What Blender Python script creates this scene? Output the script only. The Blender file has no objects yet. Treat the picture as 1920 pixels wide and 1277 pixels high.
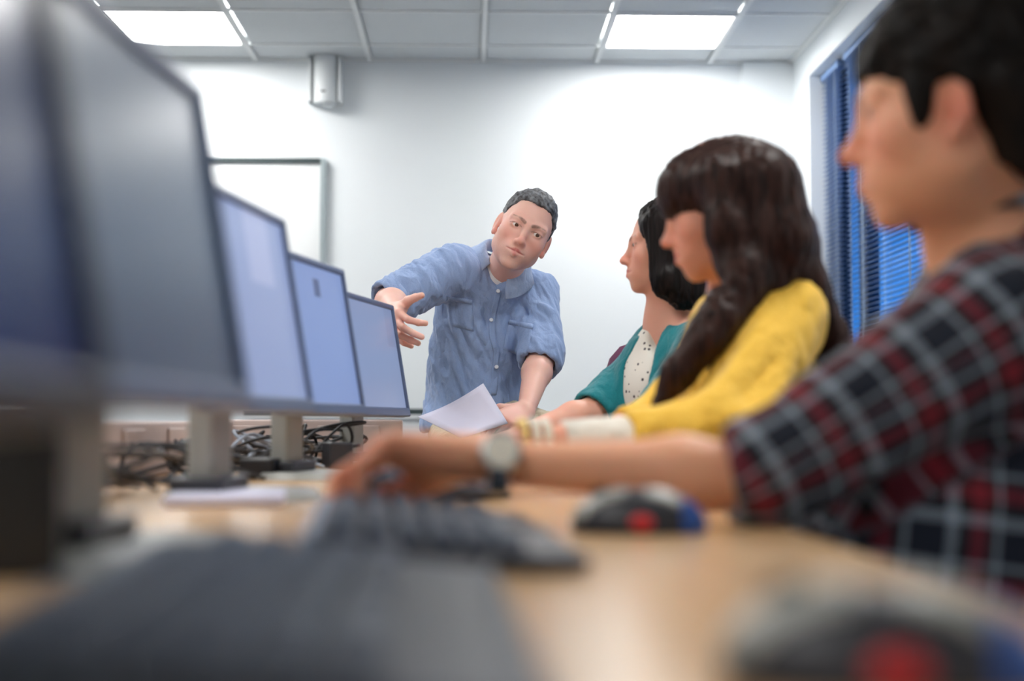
import bpy, bmesh, math, random
import numpy as np
from mathutils import Vector, Matrix
random.seed(7); np.random.seed(7)
S = bpy.context.scene
COL = S.collection

# ------------------------------------------------------------------ camera, world, lights, exposure
F_PX = 2667.0
YAW, PITCH = math.radians(1.6), math.radians(3.25)
ZC = 0.83
cam_d = bpy.data.cameras.new('camera'); cam = bpy.data.objects.new('camera', cam_d); COL.objects.link(cam)
cam.location = (0, 0, ZC); cam.rotation_euler = (math.pi/2+PITCH, 0, -YAW)
cam_d.sensor_width = 36.0; cam_d.lens = 50.0; cam_d.clip_start = 0.02
cam_d.dof.use_dof = True; cam_d.dof.focus_distance = 3.84; cam_d.dof.aperture_fstop = 2.0; cam_d.dof.aperture_blades = 0
S.camera = cam
CAM_R = np.array(cam.rotation_euler.to_matrix())
wd = bpy.data.worlds.new('dusk_sky'); S.world = wd; wd.use_nodes = True
bg = wd.node_tree.nodes['Background']; bg.inputs[0].default_value = (0.010, 0.13, 0.42, 1); bg.inputs[1].default_value = 1.8
S.view_settings.view_transform = 'Standard'; S.view_settings.look = 'None'; S.view_settings.gamma = 1.0
S.view_settings.use_curve_mapping = False
S.view_settings.exposure = 0.2
S.cycles.use_denoising = True
S.cycles.max_bounces = 8; S.cycles.diffuse_bounces = 4; S.cycles.glossy_bounces = 4; S.cycles.transmission_bounces = 6
S.cycles.caustics_reflective = False; S.cycles.caustics_refractive = False
S.cycles.sample_clamp_indirect = 6.0
PANEL_STRENGTH = 26.0

def W(px, py, d):
    """point on the plane y = d seen at a pixel of the 1920x1277 frame"""
    v = CAM_R @ np.array([(px-960)/F_PX, (638.5-py)/F_PX, -1.0])
    return np.array([0, 0, ZC]) + v*(d/v[1])
def A(*v): return np.array(v, float)
def nrm(v):
    v = np.asarray(v, float); return v/np.linalg.norm(v)

# ------------------------------------------------------------------ materials
def srgb(r, g, b):
    f = lambda c: (c/255/12.92) if c/255 <= .04045 else ((c/255+.055)/1.055)**2.4
    return (f(r), f(g), f(b), 1)
class NT:
    def __init__(s, name):
        s.m = bpy.data.materials.new(name); s.m.use_nodes = True; s.t = s.m.node_tree; s.n = s.t.nodes
        s.p = s.n['Principled BSDF']
    def new(s, t, **kw):
        n = s.n.new(t)
        for k, v in kw.items():
            if k.startswith('i_'): n.inputs[int(k[2:])].default_value = v
            else: setattr(n, k, v)
        return n
    def link(s, a, b): s.t.links.new(a, b)
    def math(s, op, a, b=None, clamp=False):
        n = s.new('ShaderNodeMath', operation=op); n.use_clamp = clamp
        for i, v in enumerate((a, b)):
            if v is None: continue
            if isinstance(v, (int, float)): n.inputs[i].default_value = v
            else: s.link(v, n.inputs[i])
        return n.outputs[0]
    def mix(s, fac, a, b, blend='MIX'):
        n = s.new('ShaderNodeMix', data_type='RGBA', blend_type=blend)
        for i, v in ((0, fac), (6, a), (7, b)):
            if isinstance(v, (int, float, tuple)): n.inputs[i].default_value = v
            else: s.link(v, n.inputs[i])
        return n.outputs[2]
    def noise(s, scale, detail=3, vec=None, rough=.5):
        n = s.new('ShaderNodeTexNoise'); n.inputs['Scale'].default_value = scale; n.inputs['Detail'].default_value = detail
        n.inputs['Roughness'].default_value = rough
        if vec is None: vec = s.new('ShaderNodeTexCoord').outputs['Object']
        s.link(vec, n.inputs['Vector']); return n.outputs[0]
    def scaled(s, v):
        m = s.new('ShaderNodeMapping'); m.inputs['Scale'].default_value = v
        s.link(s.new('ShaderNodeTexCoord').outputs['Object'], m.inputs[0]); return m.outputs[0]
    def bump(s, h, strength=.3, dist=.002):
        b = s.new('ShaderNodeBump'); b.inputs['Strength'].default_value = strength; b.inputs['Distance'].default_value = dist
        s.link(h, b.inputs['Height']); s.link(b.outputs[0], s.p.inputs['Normal'])
def mat(name, col, rough=.5, metal=0, var=.08, nscale=30, bump=0, bdist=.001, spec=None, sheen=0, sss=0, trans=0, coat=0):
    t = NT(name); p = t.p
    col = tuple(col[:3])+(1,)
    if var:
        nz = t.noise(nscale, 4)
        c2 = tuple(max(0, min(1, c*(1-var*2))) for c in col[:3])+(1,)
        c1 = tuple(max(0, min(1, c*(1+var))) for c in col[:3])+(1,)
        t.link(t.mix(nz, c2, c1), p.inputs['Base Color'])
        if bump: t.bump(nz, bump, bdist)
    else: p.inputs['Base Color'].default_value = col
    p.inputs['Roughness'].default_value = rough; p.inputs['Metallic'].default_value = metal
    if spec is not None: p.inputs['Specular IOR Level'].default_value = spec
    if sheen: p.inputs['Sheen Weight'].default_value = sheen
    if coat: p.inputs['Coat Weight'].default_value = coat; p.inputs['Coat Roughness'].default_value = .1
    if sss:
        p.inputs['Subsurface Weight'].default_value = sss; p.inputs['Subsurface Radius'].default_value = (1, .35, .2)
        p.inputs['Subsurface Scale'].default_value = .012
    if trans: p.inputs['Transmission Weight'].default_value = trans
    return t.m
def emis(name, col, s):
    t = NT(name); t.p.inputs['Base Color'].default_value = (.8, .8, .8, 1)
    t.p.inputs['Emission Color'].default_value = col; t.p.inputs['Emission Strength'].default_value = s
    return t.m

# ------------------------------------------------------------------ object helpers
def tag(o, label=None, cat=None, group=None, kind=None):
    if label: o['label'] = label
    if cat: o['category'] = cat
    if group: o['group'] = group
    if kind: o['kind'] = kind
    return o
def thing(name, label, cat, loc=(0, 0, 0), rotz=0, group=None):
    o = bpy.data.objects.new(name, None); COL.objects.link(o); o.location = loc; o.rotation_euler = (0, 0, rotz)
    o.empty_display_size = .05
    return tag(o, label, cat, group)
def link(name, me, m, parent=None):
    o = bpy.data.objects.new(name, me); COL.objects.link(o)
    if m is not None: me.materials.append(m)
    if parent is not None: o.parent = parent
    return o
def obj(name, bm, m, parent=None, smooth=False, bevel=0):
    me = bpy.data.meshes.new(name); bmesh.ops.recalc_face_normals(bm, faces=bm.faces[:]); bm.to_mesh(me); bm.free()
    if smooth: me.polygons.foreach_set('use_smooth', [True]*len(me.polygons))
    o = link(name, me, m, parent)
    if bevel:
        b = o.modifiers.new('b', 'BEVEL'); b.width = bevel; b.segments = 3; b.limit_method = 'ANGLE'
    return o
def add_box(bm, c, size, rot=None):
    M = Matrix.Translation(c) @ (rot.to_4x4() if rot else Matrix.Identity(4)) @ Matrix.Diagonal((*size, 1))
    return bmesh.ops.create_cube(bm, size=1, matrix=M)['verts']
def bx(*boxes):
    bm = bmesh.new()
    for c, s in boxes: add_box(bm, c, s)
    return bm
def add_tube(bm, pts, r, seg=10, cap=True):
    pts = [Vector(p) for p in pts]; rr = r if hasattr(r, '__len__') else [r]*len(pts)
    up = Vector((0, 0, 1)); rings = []; prev = None
    for i, p in enumerate(pts):
        t = (pts[min(i+1, len(pts)-1)]-pts[max(i-1, 0)]).normalized()
        if prev is None:
            a = t.cross(up) if abs(t.dot(up)) < .95 else t.cross(Vector((1, 0, 0)))
        else: a = prev - t*prev.dot(t)
        a.normalize(); prev = a; b = t.cross(a)
        rings.append([bm.verts.new(p+(a*math.cos(2*math.pi*k/seg)+b*math.sin(2*math.pi*k/seg))*rr[i]) for k in range(seg)])
    for A_, B_ in zip(rings, rings[1:]):
        for k in range(seg): bm.faces.new((A_[k], A_[(k+1) % seg], B_[(k+1) % seg], B_[k]))
    if cap: bm.faces.new(rings[0][::-1]); bm.faces.new(rings[-1])
def add_cyl(bm, c, r, h, seg=32, r2=None, axis='Z'):
    M = Matrix.Translation(c)
    if axis == 'X': M = M @ Matrix.Rotation(math.pi/2, 4, 'Y')
    if axis == 'Y': M = M @ Matrix.Rotation(math.pi/2, 4, 'X')
    bmesh.ops.create_cone(bm, cap_ends=True, segments=seg, radius1=r, radius2=r if r2 is None else r2, depth=h, matrix=M)
def spline(pts, n=8):
    P = [np.asarray(p, float) for p in pts]; P = [2*P[0]-P[1]]+P+[2*P[-1]-P[-2]]; out = []
    for i in range(1, len(P)-2):
        for t in np.linspace(0, 1, n, endpoint=False):
            a, b, c, d = P[i-1:i+3]
            out.append(.5*((2*b)+(-a+c)*t+(2*a-5*b+4*c-d)*t*t+(-a+3*b-3*c+d)*t**3))
    out.append(P[-2]); return out

# ------------------------------------------------------------------ implicit surface modelling (bodies, hair, clothing)
def cap(a, b, ra, rb=None):
    a = np.asarray(a, float); b = np.asarray(b, float); rb = ra if rb is None else rb; ab = b-a; L = max(ab@ab, 1e-12)
    def f(p):
        q = p-a; t = np.clip(q@ab/L, 0, 1); return np.sqrt(((q-t[:, None]*ab)**2).sum(1))-(ra+(rb-ra)*t)
    return f
def capflat(a, b, ra, rb, n, sq):
    a = np.asarray(a, float); n = nrm(n); g = cap(A(0, 0, 0), (np.asarray(b)-a)+n*((np.asarray(b)-a)@n)*(1/sq-1), ra, rb)
    def f(p):
        q = p-a; return g(q+(q@n)[:, None]*n*(1/sq-1))*max(sq, .6)
    return f
def ell(c, r, R=None):
    c = np.asarray(c, float); r = np.asarray(r, float); R = np.eye(3) if R is None else R
    def f(p):
        q = (p-c)@R.T; k0 = np.sqrt(((q/r)**2).sum(1)); k1 = np.sqrt(((q/r**2)**2).sum(1))
        return np.where(k1 > 1e-9, k0*(k0-1)/np.maximum(k1, 1e-9), -r.min())
    return f
def rbox(c, h, R=None, rd=.005):
    c = np.asarray(c, float); h = np.asarray(h, float)-rd; R = np.eye(3) if R is None else R
    def f(p):
        q = np.abs((p-c)@R.T)-h
        return np.sqrt((np.maximum(q, 0)**2).sum(1))+np.minimum(q.max(1), 0)-rd
    return f
def cut(f, p0, n):
    n = nrm(n); p0 = np.asarray(p0, float)
    return lambda p: np.maximum(f(p), (p-p0)@n)
def xf(f, o, R, s=1.0):
    return lambda p: s*f(((p-o)@R.T)/s)
def U(f, k=.01): return ('u', f, k)
def SB(f, k=.005): return ('s', f, k)
def evalp(prims, p, sel=None):
    d = None
    for i, (op, f, k) in enumerate(prims):
        if sel is not None and not sel[i]: continue
        if op == 'u':
            v = f(p)
            if d is None: d = v
            else:
                h = np.maximum(k-np.abs(d-v), 0)/k; d = np.minimum(d, v)-h*h*k*.25
        elif d is not None:
            v = -f(p); h = np.maximum(k-np.abs(d-v), 0)/k; d = np.maximum(d, v)+h*h*k*.25
    return np.full(len(p), 1.0) if d is None else d
def vnoise(p, seed=0):
    i = np.floor(p).astype(np.int64); f = p-i; f = f*f*(3-2*f)
    def hsh(a, b, c):
        h = (a*374761393+b*668265263+c*2147483647+seed*1274126177) & 0xffffffff
        h = ((h ^ (h >> 13))*1274126177) & 0xffffffff; h = (h ^ (h >> 16)) & 0xffff
        return h/65535.0*2-1
    r = 0
    for dx in (0, 1):
        for dy in (0, 1):
            for dz in (0, 1):
                w = (f[:, 0] if dx else 1-f[:, 0])*(f[:, 1] if dy else 1-f[:, 1])*(f[:, 2] if dz else 1-f[:, 2])
                r = r+w*hsh(i[:, 0]+dx, i[:, 1]+dy, i[:, 2]+dz)
    return r
def surf(prims, h, lo, hi, B=14, smooth=1):
    """sparse surface nets over the box lo..hi; returns verts, quads"""
    lo = np.asarray(lo, float); hi = np.asarray(hi, float)
    nb = np.ceil((hi-lo)/(h*B)).astype(int)
    bi = np.stack(np.meshgrid(*[np.arange(n) for n in nb], indexing='ij'), -1).reshape(-1, 3)
    R = B*h*.5*1.7321
    C = lo+(bi+.5)*B*h
    PC = np.stack([f(C) for _, f, _ in prims], 1)
    isu = np.array([op == 'u' for op, _, _ in prims]); ks = np.array([k for _, _, k in prims])
    Dm = PC[:, isu].min(1); D = evalp(prims, C)
    act = np.abs(D) < R*1.6+.012
    g = np.arange(B+1); G = np.stack(np.meshgrid(g, g, g, indexing='ij'), -1).reshape(-1, 3)
    keys, pos, quads = [], [], []
    off = np.array([(i, j, k) for i in (0, 1) for j in (0, 1) for k in (0, 1)])
    edges = [(a, b) for a in range(8) for b in range(a+1, 8) if np.abs(off[a]-off[b]).sum() == 1]
    KEY = lambda c: (c[:, 0]*4096+c[:, 1])*4096+c[:, 2]
    for n in np.nonzero(act)[0]:
        sel = np.where(isu, PC[n]-R*1.5-.01 < Dm[n]+R*1.5+ks, PC[n] < R*1.5+ks+.01)
        base = bi[n]*B
        v = evalp(prims, lo+(base+G)*h, sel).reshape(B+1, B+1, B+1)
        ins = v < 0
        if ins.all() or not ins.any(): continue
        cnt = sum(ins[o[0]:B+o[0], o[1]:B+o[1], o[2]:B+o[2]].astype(np.int8) for o in off)
        ci = np.argwhere((cnt > 0) & (cnt < 8))
        if len(ci):
            cv = np.stack([v[ci[:, 0]+o[0], ci[:, 1]+o[1], ci[:, 2]+o[2]] for o in off], 1)
            acc = np.zeros((len(ci), 3)); num = np.zeros(len(ci))
            for a, b in edges:
                m = (cv[:, a] < 0) != (cv[:, b] < 0)
                den = cv[:, a]-cv[:, b]; t = np.where(m, cv[:, a]/np.where(np.abs(den) < 1e-12, 1, den), 0)
                acc += m[:, None]*(off[a]+t[:, None]*(off[b]-off[a])); num += m
            keys.append(KEY(ci+base+1)); pos.append(lo+(ci+base+acc/num[:, None])*h)
        for ax in range(3):
            s0 = [slice(0, B)]*3; s1 = [slice(0, B)]*3; s1[ax] = slice(1, B+1)
            a0 = ins[tuple(s0)]; a1 = ins[tuple(s1)]
            e = np.argwhere(a0 != a1)
            if not len(e): continue
            fl = a0[e[:, 0], e[:, 1], e[:, 2]]
            u, w = (ax+1) % 3, (ax+2) % 3; du = np.zeros(3, int); dw = np.zeros(3, int); du[u] = 1; dw[w] = 1
            e = e+base+1
            q = np.stack([KEY(e-du-dw), KEY(e-dw), KEY(e), KEY(e-du)], 1)
            q[~fl] = q[~fl][:, ::-1]; quads.append(q)
    keys = np.concatenate(keys); pos = np.concatenate(pos); quads = np.concatenate(quads)
    keys, ix = np.unique(keys, return_index=True); pos = pos[ix]
    qi = np.clip(np.searchsorted(keys, quads), 0, len(keys)-1)
    ok = (keys[qi] == quads).all(1); qi = qi[ok]
    for _ in range(smooth): pos = lap(pos, qi, .5)
    return pos, qi
def lap(pos, q, lam):
    acc = np.zeros_like(pos); n = np.zeros(len(pos))
    for a in range(4):
        i, j = q[:, a], q[:, (a+1) % 4]
        for x, y in ((i, j), (j, i)):
            n += np.bincount(x, minlength=len(pos))
            for c in range(3): acc[:, c] += np.bincount(x, weights=pos[y, c], minlength=len(pos))
    return np.where(n[:, None] > 0, pos*(1-lam)+lam*acc/np.maximum(n, 1)[:, None], pos)
def vnormals(pos, q):
    fn = np.cross(pos[q[:, 2]]-pos[q[:, 0]], pos[q[:, 3]]-pos[q[:, 1]]); N = np.zeros_like(pos)
    for a in range(4):
        for c in range(3): N[:, c] += np.bincount(q[:, a], weights=fn[:, c], minlength=len(pos))
    return N/np.maximum(np.linalg.norm(N, axis=1), 1e-12)[:, None]
def mesh_from(name, pos, q, m, parent, color=None, cloth=None):
    o0 = np.array(parent.location) if parent is not None else np.zeros(3)
    me = bpy.data.meshes.new(name); p = pos-o0
    me.vertices.add(len(p)); me.vertices.foreach_set('co', p.astype(np.float32).ravel())
    me.loops.add(len(q)*4); me.loops.foreach_set('vertex_index', q.astype(np.int32).ravel())
    me.polygons.add(len(q)); me.polygons.foreach_set('loop_start', np.arange(0, len(q)*4, 4, dtype=np.int32))
    me.update(calc_edges=True); me.validate()
    me.polygons.foreach_set('use_smooth', np.ones(len(me.polygons), bool))
    if color is not None:
        at = me.attributes.new('tint', 'FLOAT_COLOR', 'POINT')
        at.data.foreach_set('color', np.concatenate([color, np.ones((len(color), 1))], 1).astype(np.float32).ravel())
    if cloth is not None:
        at = me.attributes.new('cloth', 'FLOAT_VECTOR', 'POINT'); at.data.foreach_set('vector', cloth.astype(np.float32).ravel())
    me.update()
    return link(name, me, m, parent)
def bounds(pts, pad):
    P = np.array(pts); return P.min(0)-pad, P.max(0)+pad
def folds(pos, N, segs):
    """segs: (a, b, width, height): soft ridges (+) or creases (-)"""
    d = np.zeros(len(pos))
    for a, b, w, hgt in segs:
        ab = b-a; L = ab@ab; q = pos-a; t = np.clip(q@ab/L, 0, 1)
        dist = np.sqrt(((q-t[:, None]*ab)**2).sum(1)); d += hgt*np.exp(-(dist/w)**2)*(.35+.65*np.sin(np.pi*np.clip(t, .02, .98)))
    return pos+N*d[:, None]
def wrinkle(pos, N, frame, scales, amp, seed=0, ridge=True):
    q = (pos@np.asarray(frame).T)/np.asarray(scales)
    q = q+.35*np.stack([vnoise(q*.7+5, seed+1), vnoise(q*.7+9, seed+2), vnoise(q*.7+13, seed+3)], 1)
    n = vnoise(q, seed)+.5*vnoise(q*2.1, seed+4)
    if ridge: n = (1-np.abs(n)*1.6)
    return pos+N*(n*amp)[:, None]

# ------------------------------------------------------------------ skin, hair and cloth materials
def skin_mat(name):
    t = NT(name); a = t.new('ShaderNodeAttribute', attribute_name='tint')
    nz = t.noise(60, 4); c = t.mix(t.math('MULTIPLY', nz, .14), a.outputs['Color'], (.55, .2, .14, 1))
    t.link(c, t.p.inputs['Base Color']); t.p.inputs['Roughness'].default_value = .48
    t.p.inputs['Subsurface Weight'].default_value = .25; t.p.inputs['Subsurface Radius'].default_value = (1, .3, .15)
    t.p.inputs['Subsurface Scale'].default_value = .008; t.p.inputs['Specular IOR Level'].default_value = .4
    t.bump(t.noise(700, 3), .15, .0005); return t.m
def hair_mat(name, c1, c2, stretch=(160, 160, 12), rough=.42):
    t = NT(name); nz = t.noise(1, 4, t.scaled(stretch)); r = t.new('ShaderNodeValToRGB')
    r.color_ramp.elements[0].position = .35; r.color_ramp.elements[0].color = c1
    r.color_ramp.elements[1].position = .7; r.color_ramp.elements[1].color = c2
    t.link(nz, r.inputs[0]); t.link(r.outputs[0], t.p.inputs['Base Color']); t.p.inputs['Roughness'].default_value = rough
    t.p.inputs['Specular IOR Level'].default_value = .14; t.bump(nz, .5, .002); return t.m
def cloth_mat(name, c1, c2, weave=900, rough=.85, sheen=.2, blotch=14):
    t = NT(name); w = t.noise(weave, 2); b = t.noise(blotch, 4)
    c = t.mix(w, c1, c2); c = t.mix(t.math('MULTIPLY', b, .25), c, tuple(x*.75 for x in c1[:3])+(1,))
    t.link(c, t.p.inputs['Base Color']); t.p.inputs['Roughness'].default_value = rough; t.p.inputs['Sheen Weight'].default_value = sheen
    rn = t.noise(26, 3, t.scaled((1, 1, .55))); rg = t.math('ABSOLUTE', t.math('SUBTRACT', rn, .5))
    b1 = t.new('ShaderNodeBump'); b1.inputs['Strength'].default_value = .85; b1.inputs['Distance'].default_value = .014; t.link(rg, b1.inputs['Height'])
    b2 = t.new('ShaderNodeBump'); b2.inputs['Strength'].default_value = .25; b2.inputs['Distance'].default_value = .0006; t.link(w, b2.inputs['Height'])
    t.link(b1.outputs[0], b2.inputs['Normal']); t.link(b2.outputs[0], t.p.inputs['Normal']); return t.m

M = {}
M['skin'] = skin_mat('skin')
M['chambray'] = cloth_mat('chambray', srgb(126, 152, 200), srgb(160, 184, 224), 700)
M['collar'] = cloth_mat('chambray_lit', srgb(146, 170, 212), srgb(178, 198, 232), 700)  # shirt cloth coloured lighter for the collar, painting in the light it catches
M['tee'] = cloth_mat('white_tee', srgb(225, 228, 235), srgb(240, 240, 245))
M['khaki'] = cloth_mat('khaki', srgb(186, 176, 150), srgb(206, 196, 170))
M['teal'] = cloth_mat('teal_knit', srgb(0, 110, 120), srgb(0, 136, 146), 500)
M['yellow'] = cloth_mat('yellow_knit', srgb(240, 184, 48), srgb(252, 210, 84), 400)
M['cuff_white'] = cloth_mat('cream_cotton', srgb(235, 228, 210), srgb(250, 245, 235))
M['denim'] = cloth_mat('denim', srgb(24, 40, 84), srgb(38, 58, 110), 600)
M['shoe'] = mat('shoe_leather', srgb(40, 32, 28), .4)
M['hair_grey'] = hair_mat('grey_brown_hair', srgb(58, 56, 58), srgb(124, 128, 134), (90, 45, 70), .55)
M['hair_black'] = hair_mat('black_hair', srgb(8, 6, 6), srgb(30, 22, 22), rough=.4)
M['hair_dark'] = hair_mat('dark_brown_hair', srgb(22, 13, 12), srgb(66, 42, 36), rough=.42)
M['hair_boy'] = hair_mat('brown_black_hair', srgb(6, 5, 4), srgb(26, 18, 13), (90, 90, 30), .5)
M['eye'] = mat('eye_white', srgb(225, 220, 218), .15, var=0)
M['iris'] = mat('iris', srgb(84, 62, 50), .15, var=0)
M['silver'] = mat('silver_metal', srgb(200, 205, 205), .25, 1, var=.05)
M['gold'] = mat('gold_beads', srgb(230, 200, 130), .3, .6, var=.05)
M['pearl'] = mat('cream_beads', srgb(245, 240, 225), .25, var=.02)
M['button'] = mat('pale_button', srgb(215, 222, 232), .3, var=0)
t = NT('dotted_white_cotton'); vo = t.new('ShaderNodeTexVoronoi'); vo.inputs['Scale'].default_value = 62
t.link(t.new('ShaderNodeTexCoord').outputs['Object'], vo.inputs['Vector'])
dt = t.math('LESS_THAN', vo.outputs['Distance'], .22)
t.link(t.mix(dt, srgb(236, 232, 222), srgb(70, 60, 66)), t.p.inputs['Base Color']); t.p.inputs['Roughness'].default_value = .8
M['dotted'] = t.m
t = NT('plaid_flannel'); at = t.new('ShaderNodeAttribute', attribute_name='cloth'); sx = t.new('ShaderNodeSeparateXYZ'); t.link(at.outputs['Vector'], sx.inputs[0])
def plaid_axis(src, ph):
    fr = t.math('FRACT', t.math('ADD', t.math('DIVIDE', src, .088), ph)); r = t.new('ShaderNodeValToRGB'); cr = r.color_ramp; cr.interpolation = 'CONSTANT'
    nav, gry, red, blk = srgb(8, 18, 36), srgb(150, 162, 176), srgb(128, 20, 38), srgb(4, 6, 10)
    stops = [(0, nav), (.3, gry), (.42, blk), (.56, red), (.74, blk), (.84, gry), (.9, nav)]
    cr.elements[0].position = 0; cr.elements[0].color = nav; cr.elements[1].position = .3; cr.elements[1].color = gry
    for pz, c in stops[2:]: e = cr.elements.new(pz); e.color = c
    t.link(fr, r.inputs[0]); return r.outputs[0]
mx = t.mix(.5, plaid_axis(sx.outputs[0], .1), plaid_axis(sx.outputs[1], .35))
t.link(mx, t.p.inputs['Base Color']); t.p.inputs['Roughness'].default_value = .9; t.p.inputs['Sheen Weight'].default_value = .15
t.bump(t.noise(600, 2), .2, .0006); M['plaid'] = t.m

# room and furniture materials
M['wall'] = mat('wall_paint', srgb(240, 245, 248), .7, var=.01, nscale=3, bump=.05)
M['white'] = mat('white_paint', srgb(232, 236, 238), .45, var=.01)
t = NT('ceiling_tile'); nz = t.noise(240, 6, rough=.7); t.link(t.mix(nz, srgb(204, 208, 210), srgb(226, 230, 232)), t.p.inputs['Base Color'])
t.p.inputs['Roughness'].default_value = .9; t.bump(nz, .5, .002); M['tile'] = t.m
M['grid'] = mat('ceiling_grid', srgb(238, 240, 240), .5, var=.02)
M['carpet'] = mat('carpet', srgb(84, 88, 98), .95, var=.25, nscale=250, bump=.6, bdist=.004)
M['panel'] = emis('light_diffuser', (1.0, .985, .955, 1), PANEL_STRENGTH)
t = NT('beech_desk'); nz = t.noise(1, 6, t.scaled((34, 2.2, 34)), .6); t.link(t.mix(nz, srgb(194, 152, 108), srgb(222, 186, 142)), t.p.inputs['Base Color'])
t.p.inputs['Roughness'].default_value = .22; M['desk'] = t.m
M['steel_grey'] = mat('grey_powder_steel', srgb(120, 126, 134), .4, .3)
M['bezel'] = mat('slate_plastic', srgb(88, 104, 136), .35, var=.04)
M['bezel_black'] = mat('black_plastic', srgb(8, 9, 12), .3, var=.05)
M['stand'] = mat('silver_plastic', srgb(156, 158, 154), .35, var=.04)
M['dark_plastic'] = mat('dark_plastic', srgb(40, 42, 50), .4, var=.05)
M['key_body'] = mat('keyboard_plastic', srgb(46, 52, 64), .45, var=.04)
M['key_cap'] = mat('key_caps', srgb(68, 79, 98), .45, var=.05)
M['key_rest'] = mat('keyboard_edge', srgb(150, 160, 172), .3, var=.04)
M['rubber'] = mat('rubber', srgb(20, 20, 22), .7)
M['maroon'] = mat('maroon_plastic', srgb(104, 48, 82), .5, var=.05)
M['paper'] = mat('paper', srgb(214, 214, 236), .6, var=.02)
M['trunk'] = mat('cream_pvc', srgb(206, 188, 182), .5, var=.04)
M['cable'] = mat('black_cable', srgb(22, 22, 28), .5)
M['cable_grey'] = mat('grey_cable', srgb(150, 160, 176), .5)
M['red'] = mat('red_plastic', srgb(196, 8, 22), .35)
M['blue_p'] = mat('blue_plastic', srgb(20, 72, 150), .35)
M['slat'] = mat('blue_grey_slat', srgb(120, 150, 196), .4, var=.03)
M['frame_dark'] = mat('dark_frame', srgb(26, 44, 74), .4)
M['cord'] = mat('cord', srgb(200, 220, 240), .5)
M['dark_green'] = mat('dark_edge', srgb(44, 60, 62), .5)
M['alu'] = mat('anodised_frame', srgb(160, 172, 176), .4, .2)
M['board'] = mat('whiteboard', srgb(240, 243, 244), .25, var=.01)
t = NT('window_glass'); t.p.inputs['Base Color'].default_value = (.9, .95, 1, 1); t.p.inputs['Roughness'].default_value = .02
t.p.inputs['Transmission Weight'].default_value = 1; t.p.inputs['IOR'].default_value = 1.1; M['glass'] = t.m
M['render_w'] = mat('pale_render', srgb(220, 225, 225), .8)

# ------------------------------------------------------------------ room shell
XL, XR, YB, YW, ZH = -3.1, 1.70, -1.6, 7.45, ZC+1.905
def struct(name, bm, m, parent=None, bevel=0):
    o = obj(name, bm, m, parent, bevel=bevel)
    if parent is None: o['kind'] = 'structure'
    return o
struct('floor', bx(((XL+XR)/2, (YB+YW)/2, -.05), (0, 0, 0)) if False else bx((((XL+XR)/2, (YB+YW)/2, -.05), (XR-XL+.6, YW-YB+.6, .1))), M['carpet'])
struct('wall_back', bx((((XL+XR)/2, YW+.1, ZH/2+.05), (XR-XL+.4, .2, ZH+.1))), M['wall'])
struct('wall_left', bx(((XL-.1, (YB+YW)/2, ZH/2+.05), (.2, YW-YB, ZH+.1))), M['wall'])
struct('wall_rear', bx((((XL+XR)/2, YB-.1, ZH/2+.05), (XR-XL+.4, .2, ZH+.1))), M['wall'])
WY0, WY1, WZ0, WZ1 = 3.2, 7.06, .92, ZC+1.745      # window opening in the right wall
struct('wall_right', bx(((XR+.1, (YB+WY0)/2, ZH/2+.05), (.2, WY0-YB, ZH+.1)), ((XR+.1, (WY1+YW)/2, ZH/2+.05), (.2, YW-WY1, ZH+.1)),
    ((XR+.1, (WY0+WY1)/2, WZ0/2), (.2, WY1-WY0, WZ0)), ((XR+.1, (WY0+WY1)/2, (WZ1+ZH+.1)/2), (.2, WY1-WY0, ZH+.1-WZ1))), M['wall'])
struct('trim_pilaster', bx(((1.565, YW-.02, ZH/2), (.27, .04, ZH))), M['wall'])
struct('baseboard_back', bx(((-.9, YW-.008, .05), (4.0, .016, .1))), M['white'], bevel=.003)
struct('baseboard_right', bx(((XR-.008, 2.9, .05), (.016, 8.9, .1))), M['white'], bevel=.003)
# suspended ceiling: one slab of tiles with the tee grid as its part
gx = [.056+.6*k for k in range(-6, 3)]; gy = [7.15-.6*k for k in range(0, 15)]
lights = [(-3, 0), (1, 0), (-3, 4), (1, 4), (-3, 8), (1, 8), (-3, 12)]
ce = struct('ceiling', bx((((XL+XR)/2, (YB+YW)/2, ZH+.1), (XR-XL+.6, YW-YB+.6, .1))), M['tile'])
bm = bmesh.new()
xe = [XL]+[x for x in gx if x > XL+.02]+[XR]; ye = [YB]+sorted(y for y in gy if y > YB+.02)+[YW]
lit = {(round(.056+.6*c, 3), round(7.15-.6*(r+1), 3)) for c, r in lights}
for x0, x1 in zip(xe, xe[1:]):
    for y0, y1 in zip(ye, ye[1:]):
        if (round(x0, 3), round(y0, 3)) in lit: continue
        add_box(bm, ((x0+x1)/2, (y0+y1)/2, ZH+.035), (x1-x0-.03, y1-y0-.012, .054))
obj('ceiling_tiles', bm, M['tile'], ce, bevel=.004)
bm = bmesh.new()
for x in gx: add_box(bm, (x, (YB+YW)/2, ZH-.002), (.026, YW-YB, .012))
for y in gy: add_box(bm, ((XL+XR)/2, y, ZH+.0075), (XR-XL, .022, .012))
add_box(bm, ((XL+XR)/2, YW-.012, ZH+.001), (XR-XL, .024, .014)); add_box(bm, (XR-.012, (YB+YW)/2, ZH+.001), (.024, YW-YB, .014))
obj('grid', bm, M['grid'], ce)
where = {(-3, 0): 'square white ceiling light panel cut by the nearest monitor, above the wall speaker side',
         (1, 0): 'square white ceiling light panel above the back wall, nearer the window'}
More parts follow.
